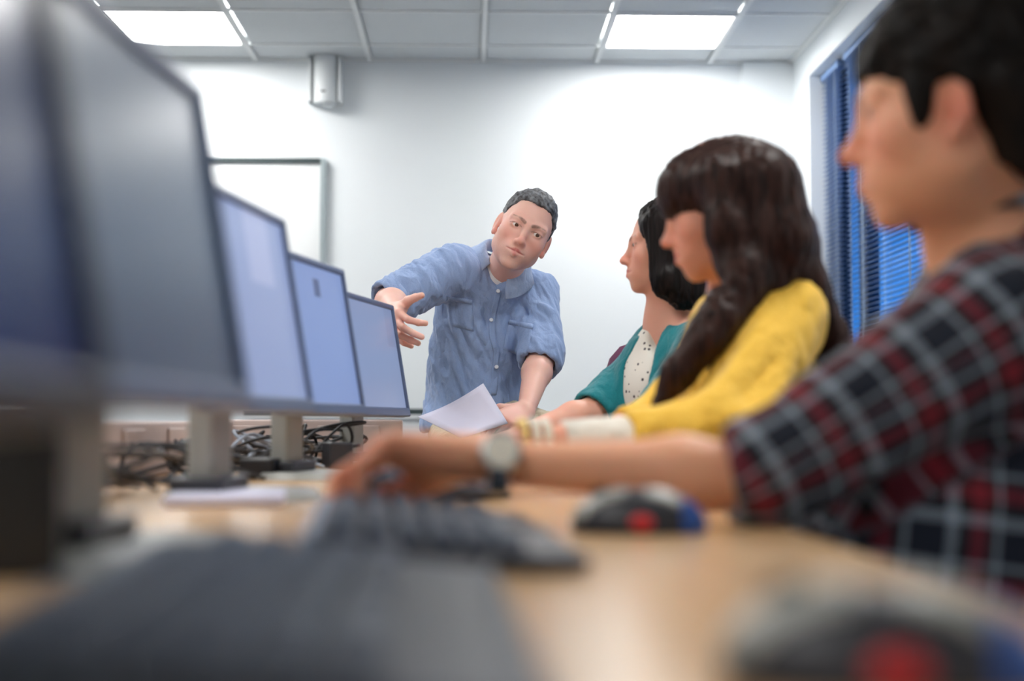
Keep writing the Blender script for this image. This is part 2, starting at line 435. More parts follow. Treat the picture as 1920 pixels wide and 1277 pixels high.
for i, (c, r) in enumerate(lights):
    x, y = .056+.6*c+.3, 7.15-.6*r-.3
    th = thing('ceiling_light', where.get((c, r), 'square white ceiling light panel further forward over the desks, overhead'), 'ceiling light', (x, y, ZH), 0, 'recessed ceiling light panels')
    obj('frame', bx(((-.285, 0, .004), (.02, .59, .016)), ((.285, 0, .004), (.02, .59, .016)), ((0, -.285, .004), (.55, .02, .016)), ((0, .285, .004), (.55, .02, .016))), M['white'], th)
    obj('diffuser', bx(((0, 0, .012), (.55, .55, .01))), M['panel'], th)

# window with frame, glass; blinds are things
wn = struct('window_1', bx(((XR+.17, WY1-.025, (WZ0+WZ1)/2), (.05, .05, WZ1-WZ0)), ((XR+.17, WY0+.025, (WZ0+WZ1)/2), (.05, .05, WZ1-WZ0)),
    ((XR+.17, (WY0+WY1)/2, WZ1-.025), (.05, WY1-WY0, .05)), ((XR+.17, (WY0+WY1)/2, WZ0+.025), (.05, WY1-WY0, .05)),
    ((XR+.17, 6.62, (WZ0+WZ1)/2), (.06, .14, WZ1-WZ0)), ((XR+.17, 5.2, (WZ0+WZ1)/2), (.06, .07, WZ1-WZ0))), M['frame_dark'])
struct('window_pane', bx(((XR+.17, (WY0+WY1)/2, (WZ0+WZ1)/2), (.006, WY1-WY0, WZ1-WZ0))), M['glass'], wn)
struct('trim_1', bx(((XR-.01, (WY0+WY1)/2, WZ0-.015), (.3, WY1-WY0+.06, .03))), M['white'], bevel=.004)
def blind(y0, y1, label, wands):
    th = thing('window_blind', label, 'blind', (XR+.075, (y0+y1)/2, WZ1), 0, 'venetian blinds in the window')
    L = y1-y0
    obj('headrail', bx(((0, 0, -.02), (.04, L, .035))), M['slat'], th, bevel=.004)
    bm = bmesh.new(); z = -.05; rot = Matrix.Rotation(math.radians(-3), 3, 'Y')
    while z > WZ0-WZ1+.04:
        add_box(bm, (0, 0, z), (.025, L, .0012), rot); z -= .0235
    obj('slats', bm, M['slat'], th)
    obj('bottom_rail', bx(((0, 0, WZ0-WZ1+.02), (.025, L, .015))), M['slat'], th)
    bm = bmesh.new()
    for k in range(max(2, int(L/.5)+1)):
        yy = -L/2+.08+(L-.16)*k/max(1, int(L/.5))
        add_box(bm, (-.0135, yy, (WZ0-WZ1)/2), (.001, .003, WZ1-WZ0-.06)); add_box(bm, (.0135, yy, (WZ0-WZ1)/2), (.001, .003, WZ1-WZ0-.06))
    obj('ladder_cord', bm, M['cord'], th)
    for wy, z0, z1 in wands:
        bm = bmesh.new()
        add_tube(bm, [(-.024, wy-(y0+y1)/2, z0-WZ1), (-.024, wy-(y0+y1)/2, z1-WZ1)], .0035, 8)
        obj('wand', bm, M['cord'], th, smooth=True)
blind(6.72, 7.05, 'narrow blue venetian blind beside the far window jamb', [])
blind(3.25, 6.62, 'wide blue venetian blind behind the head of the person in plaid', [(6.3, ZC+1.70, ZC+.3), (5.62, ZC+1.70, ZC+.5)])
bl = obj('neighbouring_building', bx(((9, 20, 1.2), (2, 9, 4))), M['render_w'])
tag(bl, 'pale building seen dimly through the window blinds', 'building')

# whiteboard, low cabinet, speaker on the back wall
wb = thing('whiteboard', 'white wall board with grey frame partly hidden behind the monitors', 'whiteboard', (-1.9, YW, 1.55))
x1 = W(612, 400, YW)[0]+1.9; zt = W(600, 299, YW)[2]-1.55; zb = .95-1.55
obj('panel', bx((((x1-1.1)/2, -.015, (zt+zb)/2), (x1+1.1-.02, .02, zt-zb-.02))), M['board'], wb)
fw = .03
obj('frame', bx(((x1-fw/2, -.02, (zt+zb)/2), (fw, .038, zt-zb)), ((-1.1+fw/2, -.02, (zt+zb)/2), (fw, .038, zt-zb)), (((x1-1.1)/2, -.02, zb+fw/2), (x1+1.1-2*fw, .038, fw))), M['alu'], wb, bevel=.004)
obj('top_rail', bx((((x1-1.1-fw)/2, -.02, zt-.0125), (x1+1.1-fw, .036, .025))), M['dark_green'], wb)
lc = thing('low_cabinet', 'low white storage cabinet with dark top edge against the back wall', 'cabinet', (-.55, YW-.22, 0))
obj('body', bx(((0, 0, .425), (1.1, .42, .83))), M['white'], lc, bevel=.003)
obj('top', bx(((0, 0, .877), (1.14, .43, .028))), M['dark_green'], lc)
obj('plinth_ledge', bx(((0, -.02, .852), (1.14, .43, .02))), M['white'], lc)
for sx_ in (-1, 1):
    d_ = obj('door', bx(((sx_*.275, -.22, .42), (.54, .018, .74))), M['white'], lc, bevel=.002)
    obj('handle', bx(((sx_*.05, -.235, .6), (.012, .012, .12))), M['alu'], d_, bevel=.002)
sp = thing('wall_speaker', 'small white wall speaker mounted just below the ceiling', 'speaker', (W(609.5, 150, YW-.06)[0], YW, W(609, 150, YW-.06)[2]))
bm = bmesh.new()
prof = []
for k in range(13):
    a = math.pi*k/12; prof.append((-.062*math.cos(a), -.05-.062*math.sin(a)**.8))
ringT = [bm.verts.new((x, y, .125)) for x, y in prof]+[bm.verts.new((.062, -.002, .125)), bm.verts.new((-.062, -.002, .125))]
ringB = [bm.verts.new((x, y, -.125)) for x, y in prof]+[bm.verts.new((.062, -.002, -.125)), bm.verts.new((-.062, -.002, -.125))]
bm.faces.new(ringT); bm.faces.new(ringB[::-1])
for k in range(len(ringT)): bm.faces.new((ringT[k], ringB[k], ringB[(k+1) % len(ringT)], ringT[(k+1) % len(ringT)]))
obj('cabinet', bm, M['white'], sp, bevel=.004)
obj('side_flange', bx(((-.078, -.045, 0), (.018, .086, .238))), M['white'], sp, bevel=.003)
obj('side_flange', bx(((.078, -.045, 0), (.018, .086, .238))), M['white'], sp, bevel=.003)
obj('badge', bx(((-.004, -.112, -.07), (.026, .004, .008))), M['dark_plastic'], sp)
bm = bmesh.new(); add_cyl(bm, (.02, -.05, -.13), .03, .02, 20); obj('bracket', bm, M['white'], sp)

# ------------------------------------------------------------------ desks
DX0, DX1, DZ = -.62, .30, .73
def desk(label, x0, x1, y0, y1):
    th = thing('desk', label, 'desk', ((x0+x1)/2, (y0+y1)/2, 0), 0, 'beech computer desks')
    w, l = x1-x0, y1-y0
    obj('desktop', bx(((0, 0, DZ-.0125), (w, l, .025))), M['desk'], th, bevel=.004)
    for sx_ in (-1, 1):
        for sy in (-1, 1):
            obj('leg', bx(((sx_*(w/2-.06), sy*(l/2-.08), (DZ-.025)/2), (.05, .05, DZ-.025))), M['steel_grey'], th, bevel=.004)
    obj('frame', bx(((0, 0, DZ-.05), (w-.12, .04, .045)), ((-w/2+.06, 0, DZ-.05), (.04, l-.2, .045)), ((w/2-.06, 0, DZ-.05), (.04, l-.2, .045))), M['steel_grey'], th)
desk('long beech desk in the foreground carrying the keyboards and mice', DX0, DX1, -.5, 1.998)
desk('beech desk further along, in front of the standing teacher', DX0, DX1, 2.002, 3.52)
desk('beech desk backing onto the row of monitors', -1.40, -.625, .2, 3.52)
pt = thing('side_table', 'low table the man in the blue shirt perches on', 'table', (-.14, 4.33, 0))
obj('table_top', bx(((0, 0, .695), (.9, .55, .03))), M['desk'], pt, bevel=.004)
for sx_ in (-1, 1):
    for sy in (-1, 1): obj('leg', bx(((sx_*.41, sy*.22, .34), (.045, .045, .68))), M['steel_grey'], pt)

# ------------------------------------------------------------------ monitors
TILT = math.radians(9.5)
def screen_mat(name, base, em, strength, rough=.3, kind=None):
    t = NT(name); oc = t.new('ShaderNodeTexCoord').outputs['Object']; s = t.new('ShaderNodeSeparateXYZ'); t.link(oc, s.inputs[0])
    col = em
    if kind:
        def rect(y0, y1, z0, z1):
            a = t.math('MULTIPLY', t.math('GREATER_THAN', s.outputs[1], y0), t.math('LESS_THAN', s.outputs[1], y1))
            b = t.math('MULTIPLY', t.math('GREATER_THAN', s.outputs[2], z0), t.math('LESS_THAN', s.outputs[2], z1))
            return t.math('MULTIPLY', a, b)
        if kind == 'icon':
            col = t.mix(rect(.02, .055, .072, .105), em, srgb(84, 96, 128))
            col = t.mix(rect(-.2, .2, .235, .27), col, srgb(120, 134, 170))
        if kind == 'window':
            col = t.mix(rect(.01, .12, .03, .22), em, srgb(166, 176, 212))
            col = t.mix(rect(.06, .10, .16, .2), col, srgb(172, 160, 150))
        if kind == 'plain':
            col = t.mix(rect(.13, .2, .03, .25), em, srgb(134, 148, 184))
        t.link(col, t.p.inputs['Emission Color'])
    else: t.p.inputs['Emission Color'].default_value = em
    t.p.inputs['Base Color'].default_value = base; t.p.inputs['Emission Strength'].default_value = strength
    t.p.inputs['Roughness'].default_value = rough
    return t.m
def monitor(px, py, d, ang, label, bez, scr, h=.285, w=.43, zb=.112, stand=M['stand']):
    tl = W(px, py, d)                                   # far top corner
    rz = -math.radians(ang); R = np.array(Matrix.Rotation(rz, 3, 'Z'))
    loc = tl-R@A(-h*math.sin(TILT), w/2, 0); loc[2] = DZ
    hh = (tl[2]-DZ-zb)/math.cos(TILT); h = hh
    th = thing('monitor', label, 'monitor', tuple(loc), rz, 'row of monitors on the desk')
    Rt = Matrix.Rotation(-TILT, 3, 'Y')
    def P(x, y, z): return tuple(Rt @ Vector((x, y, z))+Vector((0, 0, zb)))
    bm = bmesh.new(); b = .013
    for c, s_ in (((-.012, 0, b/2+.004), (.024, w, b+.008)), ((-.012, 0, h-b/2), (.024, w, b)), ((-.012, -w/2+b/2, h/2), (.024, b, h-.0)), ((-.012, w/2-b/2, h/2), (.024, b, h-.0))):
        add_box(bm, P(*c), s_, Rt)
    obj('bezel', bm, bez, th, bevel=.004)
    # back shell: tapered
    bm = bmesh.new(); v = []
    for x, sc in ((-.0235, 1.0), (-.034, .97), (-.056, .72)):
        v.append([bm.verts.new(P(x, sy*w/2*sc, h/2+sz*h/2*sc)) for sy, sz in ((-1, -1), (1, -1), (1, 1), (-1, 1))])
    for a_, b_ in zip(v, v[1:]):
        for k in range(4): bm.faces.new((a_[k], a_[(k+1) % 4], b_[(k+1) % 4], b_[k]))
    bm.faces.new(v[0]); bm.faces.new(v[-1])
    obj('back_shell', bm, bez, th, bevel=.004)
    so = obj('screen', bx(((0, 0, 0), (.004, w-2*b+.002, h-2*b))), scr, th)
    so.location = P(-.008, 0, h/2+.002); so.rotation_euler = (0, -TILT, 0)
    for vv in so.data.vertices: pass
    # neck, hinge, base
    bm = bmesh.new(); add_box(bm, (-.085, 0, .11), (.035, .085, .2)); obj('neck', bm, stand, th, bevel=.008)
    obj('neck_foot', bx(((-.085, 0, .021), (.07, .12, .018))), M['dark_plastic'], th, bevel=.004)
    bm = bmesh.new(); add_cyl(bm, (-.07, 0, .2), .018, .09, 20, axis='Y'); obj('hinge', bm, M['dark_plastic'], th, smooth=False)
    bm = bmesh.new(); add_cyl(bm, (-.04, 0, .006), .115, .012, 48, .105)
    for vv in bm.verts: vv.co.x = (vv.co.x+.04)*.85-.04; vv.co.y *= 1.15
    obj('base', bm, stand, th, bevel=.002)
    return th
SC = [screen_mat('screen_navy', srgb(6, 10, 26), srgb(10, 34, 76), .5, .25),
      screen_mat('screen_slate', srgb(66, 82, 98), srgb(30, 40, 62), .5, .3),
      screen_mat('screen_pale', srgb(30, 34, 44), srgb(140, 156, 198), .75, .3, 'window'),
      screen_mat('screen_icon', srgb(30, 34, 44), srgb(134, 154, 202), .75, .3, 'icon'),
      screen_mat('screen_lilac', srgb(30, 34, 44), srgb(140, 156, 192), .72, .3, 'plain')]
m1 = monitor(40, -60, .62, 3, 'black monitor with navy screen, nearest, cut by the frame edge', M['bezel_black'], SC[0], zb=.1)
monitor(385, 165, 1.267, 5, 'large slate monitor with dark screen, second in the row', M['bezel'], SC[1])
monitor(536, 410, 2.06, 8, 'slate monitor with pale lilac screen, third in the row', M['bezel'], SC[2])
monitor(646, 505, 2.75, 12, 'slate monitor whose blue screen shows a small grey icon', M['bezel'], SC[3])
monitor(737, 572, 3.46, 12, 'small far monitor beside the hand of the man in blue', M['bezel'], SC[4])

# ------------------------------------------------------------------ keyboards
def keyboard(x, y, rz, label, wid=.45, dep=.165):
    th = thing('keyboard', label, 'keyboard', (x, y, DZ), rz, 'keyboards on the desk')
    # local: +X faces the typist, -X rear edge is raised
    def zt(xx): return .017+(.5-(xx/dep+.5)+.5)*0+(.018*(.5-xx/dep))
    bm = bmesh.new()
    vs = []
    for yy in (-wid/2, wid/2):
        vs.append([bm.verts.new(p) for p in ((-dep/2, yy, 0.004), (dep/2, yy, .002), (dep/2, yy, .012), (-dep/2, yy, .030))])
    for k in range(4): bm.faces.new((vs[0][k], vs[0][(k+1) % 4], vs[1][(k+1) % 4], vs[1][k]))
    bm.faces.new(vs[0]); bm.faces.new(vs[1])
    obj('case', bm, M['key_body'], th, bevel=.003)
    bm = bmesh.new(); rot = Matrix.Rotation(math.atan2(.018, dep), 3, 'Y')
    def key(xx, yy, wx, wy):
        z = .012+.018*(.5-xx/dep)
        vv = add_box(bm, (xx, yy, z+.004), (wx, wy, .009), rot)
        for v in vv:
            if v.co.z > z+.005: v.co.x = xx+(v.co.x-xx)*.78; v.co.y = yy+(v.co.y-yy)*.78
    for r in range(6):
        xx = -dep/2+.018+r*.0225
        n = 15; off = (r % 3)*.004
        for c in range(n):
            yy = -wid/2+.02+off+c*.0188
            if r == 5 and 3 < c < 10:
                if c == 6: key(xx, yy, .018, .11)
                continue
            key(xx, yy, .018, .0165)
        for c in range(3): key(xx, wid/2-.145+c*.0188, .018, .0165)
        for c in range(4):
            if r: key(xx, wid/2-.077+c*.0188, .018, .0165)
    obj('keys', bm, M['key_cap'], th)
    obj('edge_strip', bx(((-dep/2-.004, 0, .016), (.012, wid*.98, .024))), M['key_rest'], th, bevel=.004)
    obj('palm_edge', bx(((dep/2+.006, 0, .007), (.02, wid*.98, .010))), M['key_body'], th, bevel=.004)
    return th
keyboard(-.035, 1.15, math.radians(4), 'grey keyboard under the hand with the silver watch')
keyboard(-.085, .66, math.radians(2), 'large blurred dark grey keyboard nearest in the foreground', dep=.18)
keyboard(-.06, 2.02, math.radians(3), 'grey keyboard in front of the girl in yellow')
keyboard(-.02, 2.9, math.radians(3), 'grey keyboard in front of the woman in teal')

# ------------------------------------------------------------------ mice
def mouse(px, py, d, rz, label):
    p = W(px, py, d); th = thing('computer_mouse', label, 'computer mouse', (p[0], p[1], DZ), rz, 'two tone computer mice')
    o0 = A(0, 0, 0)
    def shell(f, name, m, h=.0015):
        pos, q = surf(f, h, (-.075, -.045, -.005), (.075, .045, .05)); me_o = mesh_from(name, pos, q, m, None); me_o.parent = th; return me_o
    body = ell(A(.004, 0, .006), A(.06, .032, .034))
    flat = lambda f: cut(f, A(0, 0, .0005), A(0, 0, -1))
    shell([U(flat(body), .001)], 'body', M['dark_plastic'])
    top = lambda p: np.maximum(ell(A(.004, 0, .007), A(.0615, .0325, .0348))(p), np.maximum(np.abs(p[:, 1])-.019-.05*np.maximum(p[:, 0]*0, 0), -(p[:, 2]-.012)))
    front = lambda p: np.maximum(top(p), p[:, 0]+.006)
    back = lambda p: np.maximum(top(p), np.maximum(-(p[:, 0]-.012), p[:, 0]-.042))
    shell([U(front, .001)], 'buttons', M['stand']); shell([U(back, .001)], 'palm_cover', M['stand'])
    tail = lambda p: np.maximum(ell(A(.004, 0, .007), A(.0618, .0328, .0346))(p), np.maximum(-(p[:, 0]-.043), .001-p[:, 2]))
    shell([U(tail, .001)], 'tail_cover', M['blue_p'])
    bm = bmesh.new(); add_cyl(bm, (-.03, 0, .034), .008, .007, 20, axis='Y'); obj('scroll_wheel', bm, M['rubber'], th)
    for sy in (-1, 1):
        bm = bmesh.new(); bmesh.ops.create_uvsphere(bm, u_segments=20, v_segments=12, radius=1, matrix=Matrix.Translation((.008, sy*.0295, .011)) @ Matrix.Diagonal((.011, .006, .0075, 1)))
        obj('side_button', bm, M['red'], th, smooth=True)
mouse(1188, 975, 1.28, math.radians(-8), 'mouse with red side button beside the forearm with the watch')
mouse(1630, 1215, .535, math.radians(-12), 'large blurred mouse at the bottom corner of the desk')

# ------------------------------------------------------------------ things behind and under the monitors
tr = thing('cable_trunking', 'cream socket trunking along the desk behind the monitor stands', 'trunking', (-.60, 2.75, DZ))
obj('channel', bx(((0, 0, .05), (.04, 1.5, .1))), M['trunk'], tr, bevel=.006)
for yy in (-.62, -.3, .05, .4):
    so = obj('socket', bx(((.0235, yy, .052), (.006, .15, .07))), M['trunk'], tr, bevel=.003)
    obj('slot', bx(((.0275, yy-.03, .06), (.003, .016, .01)), ((.0275, yy+.03, .06), (.003, .016, .01)), ((.0275, yy, .06), (.003, .06, .004))), M['dark_plastic'], so)
tr2 = thing('cable_trunking', 'cream socket trunking across the far end of the desk behind the tangled cables', 'trunking', (-.40, 3.485, DZ))
obj('channel', bx(((0, 0, .052), (.46, .035, .104))), M['trunk'], tr2, bevel=.006)
for xx in (-.12, .1):
    so = obj('socket', bx(((xx, -.0205, .055), (.15, .006, .07))), M['trunk'], tr2, bevel=.003)
    obj('slot', bx(((xx-.03, -.0245, .062), (.016, .003, .01)), ((xx+.03, -.0245, .062), (.016, .003, .01)), ((xx, -.0245, .062), (.06, .003, .004))), M['dark_plastic'], so)
def cable(label, pts, r, m, group=None):
    bm = bmesh.new(); P = spline(pts, 8); c = np.mean(P, 0); c[2] = DZ
    add_tube(bm, [p-c for p in P], r, 8); o = obj('power_cable', bm, m, None, smooth=True); o.location = tuple(c)
    tag(o, label, 'cable', group); return o
rnd = random.Random(3)
def tangle(cx, cy, n, label, m, sx_=.12, sy=.22, hz=.08):
    for k in range(n):
        pts = []
        for j in range(6):
            pts.append(A(cx+rnd.uniform(-sx_, sx_), cy+rnd.uniform(-sy, sy), DZ+.006+rnd.random()*hz*(0 if j in (0, 5) else 1)))
        cable(label, pts, .0035, m, 'tangled cables behind the monitor bases')
tangle(-.40, 3.22, 9, 'thin black cable in the tangle under the farthest monitors', M['cable'], .16, .24, .09)
tangle(-.43, 2.55, 5, 'black cable looping behind the middle monitor stands', M['cable'], .13, .25, .06)
tangle(-.50, 1.95, 4, 'black cable coiled behind the second and third monitor stands', M['cable'], .10, .22, .07)
tangle(-.42, 3.0, 2, 'grey cable lying among the black cables', M['cable_grey'])
def small_box(name, label, cat, px, py, d, size, m, rz=0):
    p = W(px, py, d); o = obj(name, bx(((0, 0, size[2]/2), size)), m, bevel=.004); o.location = (p[0], p[1], DZ+.0005); o.rotation_euler = (0, 0, rz); return tag(o, label, cat)
small_box('network_hub', 'small dark network box behind the fourth monitor stand', 'network box', 632, 850, 3.05, (.05, .09, .055), M['dark_plastic'], .3)
small_box('power_adapter', 'black power adapter lying by the third monitor stand', 'power adapter', 500, 860, 2.52, (.06, .12, .035), M['cable'], -.2)
small_box('blue_plug_box', 'small pale blue plug box among the tangled cables', 'plug box', 664, 835, 3.35, (.03, .04, .06), M['blue_p'])
small_box('notepad', 'pale notepad lying on the desk below the third monitor', 'notepad', 430, 925, 1.78, (.14, .2, .012), M['paper'], .1)
small_box('docking_box', 'small black box standing at the edge of the frame below the nearest monitor', 'box', 30, 1000, .95, (.06, .08, .10), M['bezel_black'], .2)
small_box('wooden_ruler', 'light wooden ruler leaning flat behind the second monitor', 'ruler', 400, 880, 2.2, (.03, .3, .012), M['desk'], .35)

# ------------------------------------------------------------------ chairs
def chair(x, y, rz, label, top_z=.84):
    th = thing('chair', label, 'chair', (x, y, 0), rz, 'maroon plastic classroom chairs')
    # local: sitter faces -X ; seat shell and back shell
    bm = bmesh.new(); nx, ny = 10, 10; vv = {}
    for i in range(nx+1):
        for j in range(ny+1):
            u = i/nx*2-1; v = j/ny*2-1
            vv[i, j] = bm.verts.new((u*.2, v*.2*(1-.12*(u < -.6)*(-u-.6)), .445-.02*(1-v*v)*(1-u*u)-(.03*max(0, -u-.6)/.4)))
    for i in range(nx):
        for j in range(ny): bm.faces.new((vv[i, j], vv[i+1, j], vv[i+1, j+1], vv[i, j+1]))
    o = obj('seat', bm, M['maroon'], th, smooth=True); s_ = o.modifiers.new('s', 'SOLIDIFY'); s_.thickness = .012
    bm = bmesh.new(); vv = {}
    for i in range(nx+1):
        for j in range(13):
            u = i/nx; v = j/12*2-1
            top = 1-(abs(v)**6)*.25; z = .50+(top_z-.50)*u*top
            vv[i, j] = bm.verts.new((.205+.07*u-.03*(v*v), v*.205*(1-.10*u), z))
    for i in range(nx):
        for j in range(12): bm.faces.new((vv[i, j], vv[i+1, j], vv[i+1, j+1], vv[i, j+1]))
    o = obj('backrest', bm, M['maroon'], th, smooth=True); s_ = o.modifiers.new('s', 'SOLIDIFY'); s_.thickness = .012
    for sx_ in (-1, 1):
        for sy in (-1, 1):
            bm = bmesh.new(); add_tube(bm, [(sx_*.15, sy*.15, .43), (sx_*.21, sy*.19, .0)], .011, 12); obj('leg', bm, M['steel_grey'], th, smooth=True)
    for sy in (-1, 1):
        bm = bmesh.new(); add_tube(bm, [(.12, sy*.12, .415), (.20, sy*.12, .43), (.235, sy*.12, .55), (.25, sy*.12, .68)], .009, 10); obj('back_post', bm, M['steel_grey'], th, smooth=True)
chair(.72, 1.50, math.radians(-5), 'maroon chair carrying the person in the plaid shirt')
chair(.70, 2.42, math.radians(-5), 'maroon chair carrying the girl in yellow')
chair(.66, 3.42, math.radians(-15), 'maroon chair carrying the woman in the teal cardigan')
chair(.565, 4.0, math.radians(90), 'empty maroon chair with tall rounded back behind the woman in teal', 1.065)
chair(.185, .84, 0, 'empty maroon chair tucked in beside the nearest mouse, at the frame corner', .815)

# ------------------------------------------------------------------ people
def head_frame(fwd, up):
    f = nrm(fwd); u = np.asarray(up, float); u = nrm(u-f*(u@f)); x = np.cross(f, u); return np.stack([x, f, u])
def head_prims(male=1.0, mouth_open=0, ear=1.0):
    j = male; P = []
    P.append(U(ell(A(0, -.012, .048), A(.073, .094, .085)), .02))
    P.append(U(ell(A(0, .028, .0), A(.0625, .062, .088)), .02))
    for s in (-1, 1): P.append(U(ell(A(s*.042, .052, -.012), A(.022, .026, .026)), .022))
    P.append(U(ell(A(0, .036, -.056), A(.046+.005*j, .046, .036)), .028))
    for s in (-1, 1): P.append(U(ell(A(s*(.044+.003*j), .005, -.043), A(.016, .022, .022)), .03))
    P.append(U(ell(A(0, .074, -.086), A(.017+.005*j, .017, .015)), .022))
    for s in (-1, 1): P.append(U(cap(A(s*.010, .085, .030+.002*j), A(s*.046, .070, .034), .0085+.0025*j, .008), .014))
    for s in (-1, 1): P.append(SB(ell(A(s*.031, .1015, .015), A(.019, .016, .0115)), .014))
    P.append(U(cap(A(0, .084, .024), A(0, .107, -.018), .0065, .0085), .014))
    P.append(U(ell(A(0, .1085, -.0205), A(.0105, .011, .0095)), .008))
    for s in (-1, 1): P.append(U(ell(A(s*.0118, .099, -.0235), A(.0054, .0090, .0068)), .006))
    for s in (-1, 1): P.append(SB(ell(A(s*.0062, .108, -.0325), A(.0033, .005, .003)), .003))
    P.append(U(ell(A(0, .074, -.05), A(.031, .023, .025)), .02))
    for s in (-1, 1):
        P.append(U(cap(A(s*.004, .0975, -.0465), A(s*.0235, .0862, -.0488), .0048, .0025), .006))
        P.append(U(cap(A(0, .097, -.0575), A(s*.019, .087, -.0525), .0064, .0028), .006))
        P.append(SB(cap(A(0, .1045, -.0515), A(s*.026, .0900, -.0495), .002+mouth_open, .0016), .003))
        P.append(U(ell(A(s*.0312, .073, .0165), A(.0165, .0145, .0135)), .004))          # lids
        P.append(SB(ell(A(s*.0315, .089, .0150), A(.0152, .009, .0044)), .0012))          # slit
        th_ = math.radians(20)*s; Re = np.array([[math.cos(th_), math.sin(th_), 0], [-math.sin(th_), math.cos(th_), 0], [0, 0, 1]])
        P.append(U(ell(A(s*.0755, -.004, .004), A(.0058, .0155*ear, .029*(1+ear)/2), Re), .008))
        P.append(SB(ell(A(s*.0825, .001, .006), A(.006, .0085*ear, .016*(1+ear)/2), Re), .003))
        P.append(U(ell(A(s*.0745, .006, -.023), A(.006, .008, .010)), .006))
    return P
def lipdist(L):
    d = np.full(len(L), 9.)
    for s in (-1, 1):
        d = np.minimum(d, cap(A(s*.003, .0985, -.0462), A(s*.0225, .088, -.0488), .0044, .0016)(L))
        d = np.minimum(d, cap(A(0, .098, -.0572), A(s*.018, .088, -.0530), .0060, .0018)(L))
    return d
def browdist(L):
    d = np.full(len(L), 9.)
    for s in (-1, 1):
        d = np.minimum(d, cap(A(s*.012, .095, .0305), A(s*.034, .090, .0385), .0052, .0046)(L))
        d = np.minimum(d, cap(A(s*.034, .090, .0385), A(s*.048, .078, .0365), .0036, .0018)(L))
    return d
def face_color(pos, o, R, s, base, brow, lip, red, stubble=0):
    L = ((pos-o)@R.T)/s; C = np.tile(np.array(base[:3]), (len(pos), 1))
    def mixc(w, c): nonlocal C; w = np.clip(w, 0, 1)[:, None]; C = C*(1-w)+np.array(c[:3])*w
    near = (np.linalg.norm(L, axis=1) < .16)
    for c_, r_, w_ in (((0, .112, -.02), .022, .5), ((.045, .08, -.015), .03, .35), ((-.045, .08, -.015), .03, .35), ((.078, -.004, .0), .035, .6), ((-.078, -.004, .0), .035, .6)):
        mixc(w_*np.exp(-(np.linalg.norm(L-np.array(c_), axis=1)/r_)**2), red)
    if stubble:
        w = stubble*np.clip((-.03-L[:, 2])/.02, 0, 1)*near*np.clip((L[:, 1]-.0)/.03, 0, 1)*(.7+.3*vnoise(L*900))
        mixc(w, (.30, .22, .21))
    for sd in (-1, 1):
        mixc(.30*np.exp(-((L[:, 0]-sd*.0315)/.018)**2-((L[:, 2]-.016)/.010)**2)*near*(L[:, 1] > .05), (.30, .12, .09))
        e_ = np.abs(np.sqrt(((L[:, 0]-sd*.0315)/.0158)**2+((L[:, 2]-.0150)/.0050)**2)-1.04)
        mixc(.75*np.clip(1-e_/.16, 0, 1)*(L[:, 2] > .0150)*(L[:, 1] > .06)*near, brow)
    mixc(near*np.clip((.0022-lipdist(L))/.002, 0, 1)*.9, lip)
    mixc(near*np.clip((.001-browdist(L))/.003, 0, 1)*.85*(.75+.25*vnoise(L*A(900, 900, 300))), brow)
    return C
def add_eyes(parent, o, R, s, look):
    for sd in (-1, 1):
        c = o+s*(A(sd*.0313, .0735, .0160)@R)
        lk = nrm(A(*look)@R); r = .0122*s
        bm = bmesh.new(); bmesh.ops.create_uvsphere(bm, u_segments=24, v_segments=16, radius=r, matrix=Matrix.Translation(c-np.array(parent.location)))
        e = obj('eyeball', bm, M['eye'], parent, smooth=True)
        bm = bmesh.new(); cc = Vector(c-np.array(parent.location)+lk*r*.86)
        q = Vector(lk).to_track_quat('Z', 'Y').to_matrix().to_4x4()
        bmesh.ops.create_uvsphere(bm, u_segments=20, v_segments=10, radius=1, matrix=Matrix.Translation(cc) @ q @ Matrix.Diagonal((.0057*s, .0057*s, .0022*s, 1)))
        obj('iris', bm, M['iris'], e, smooth=True)
def hand_prims(w, f, s, pn, curls, thumb, sc=1.0, spread=0):
    """wrist w, finger direction f, thumb side s, palm normal pn; thumb: three directions in (f,s,pn) coordinates"""
    f = nrm(f); s = nrm(s-f*(np.asarray(s)@f)); pn = np.asarray(pn, float); pn = nrm(pn-f*(pn@f)-s*(pn@s)); P = []
    K = [(.088, .026), (.093, .007), (.088, -.013), (.079, -.031)]; Ls = [(.042, .025, .021), (.046, .029, .022), (.042, .027, .021), (.033, .020, .019)]
    rad = [.0092, .0095, .009, .0078]
    for k, ((a, b), L, r) in enumerate(zip(K, Ls, rad)):
        kn = w+sc*(f*a+s*b); st = w+sc*(f*.012+s*b*.55)
        P.append(U(cap(st, kn, .0155*sc, (r+.0025)*sc), .014*sc))
        ang = 0; p = kn; sp = math.radians(spread)*(1.5-k)
        for c_, l_ in zip(curls[k], L):
            ang += math.radians(c_); d = nrm((f*math.cos(sp)+s*math.sin(sp))*math.cos(ang)+pn*math.sin(ang)); q = p+d*l_*sc
            P.append(U(cap(p, q, r*sc, r*.9*sc), .0035*sc)); p = q; r *= .93
    p = w+sc*(f*.022+s*.020+pn*.006); r = .0145
    for t_, l_ in zip(thumb, (.042, .033, .026)):
        d = nrm(f*t_[0]+s*t_[1]+pn*t_[2]); q = p+d*l_*sc
        P.append(U(cap(p, q, r*sc, r*.82*sc), .009*sc if r > .013 else .004*sc)); p = q; r *= .8
    P.append(U(ell(w+sc*(f*.045+pn*.006), sc*A(.036, .012, .032)@np.eye(3), np.stack([f, pn, s])), .015*sc))
    return P
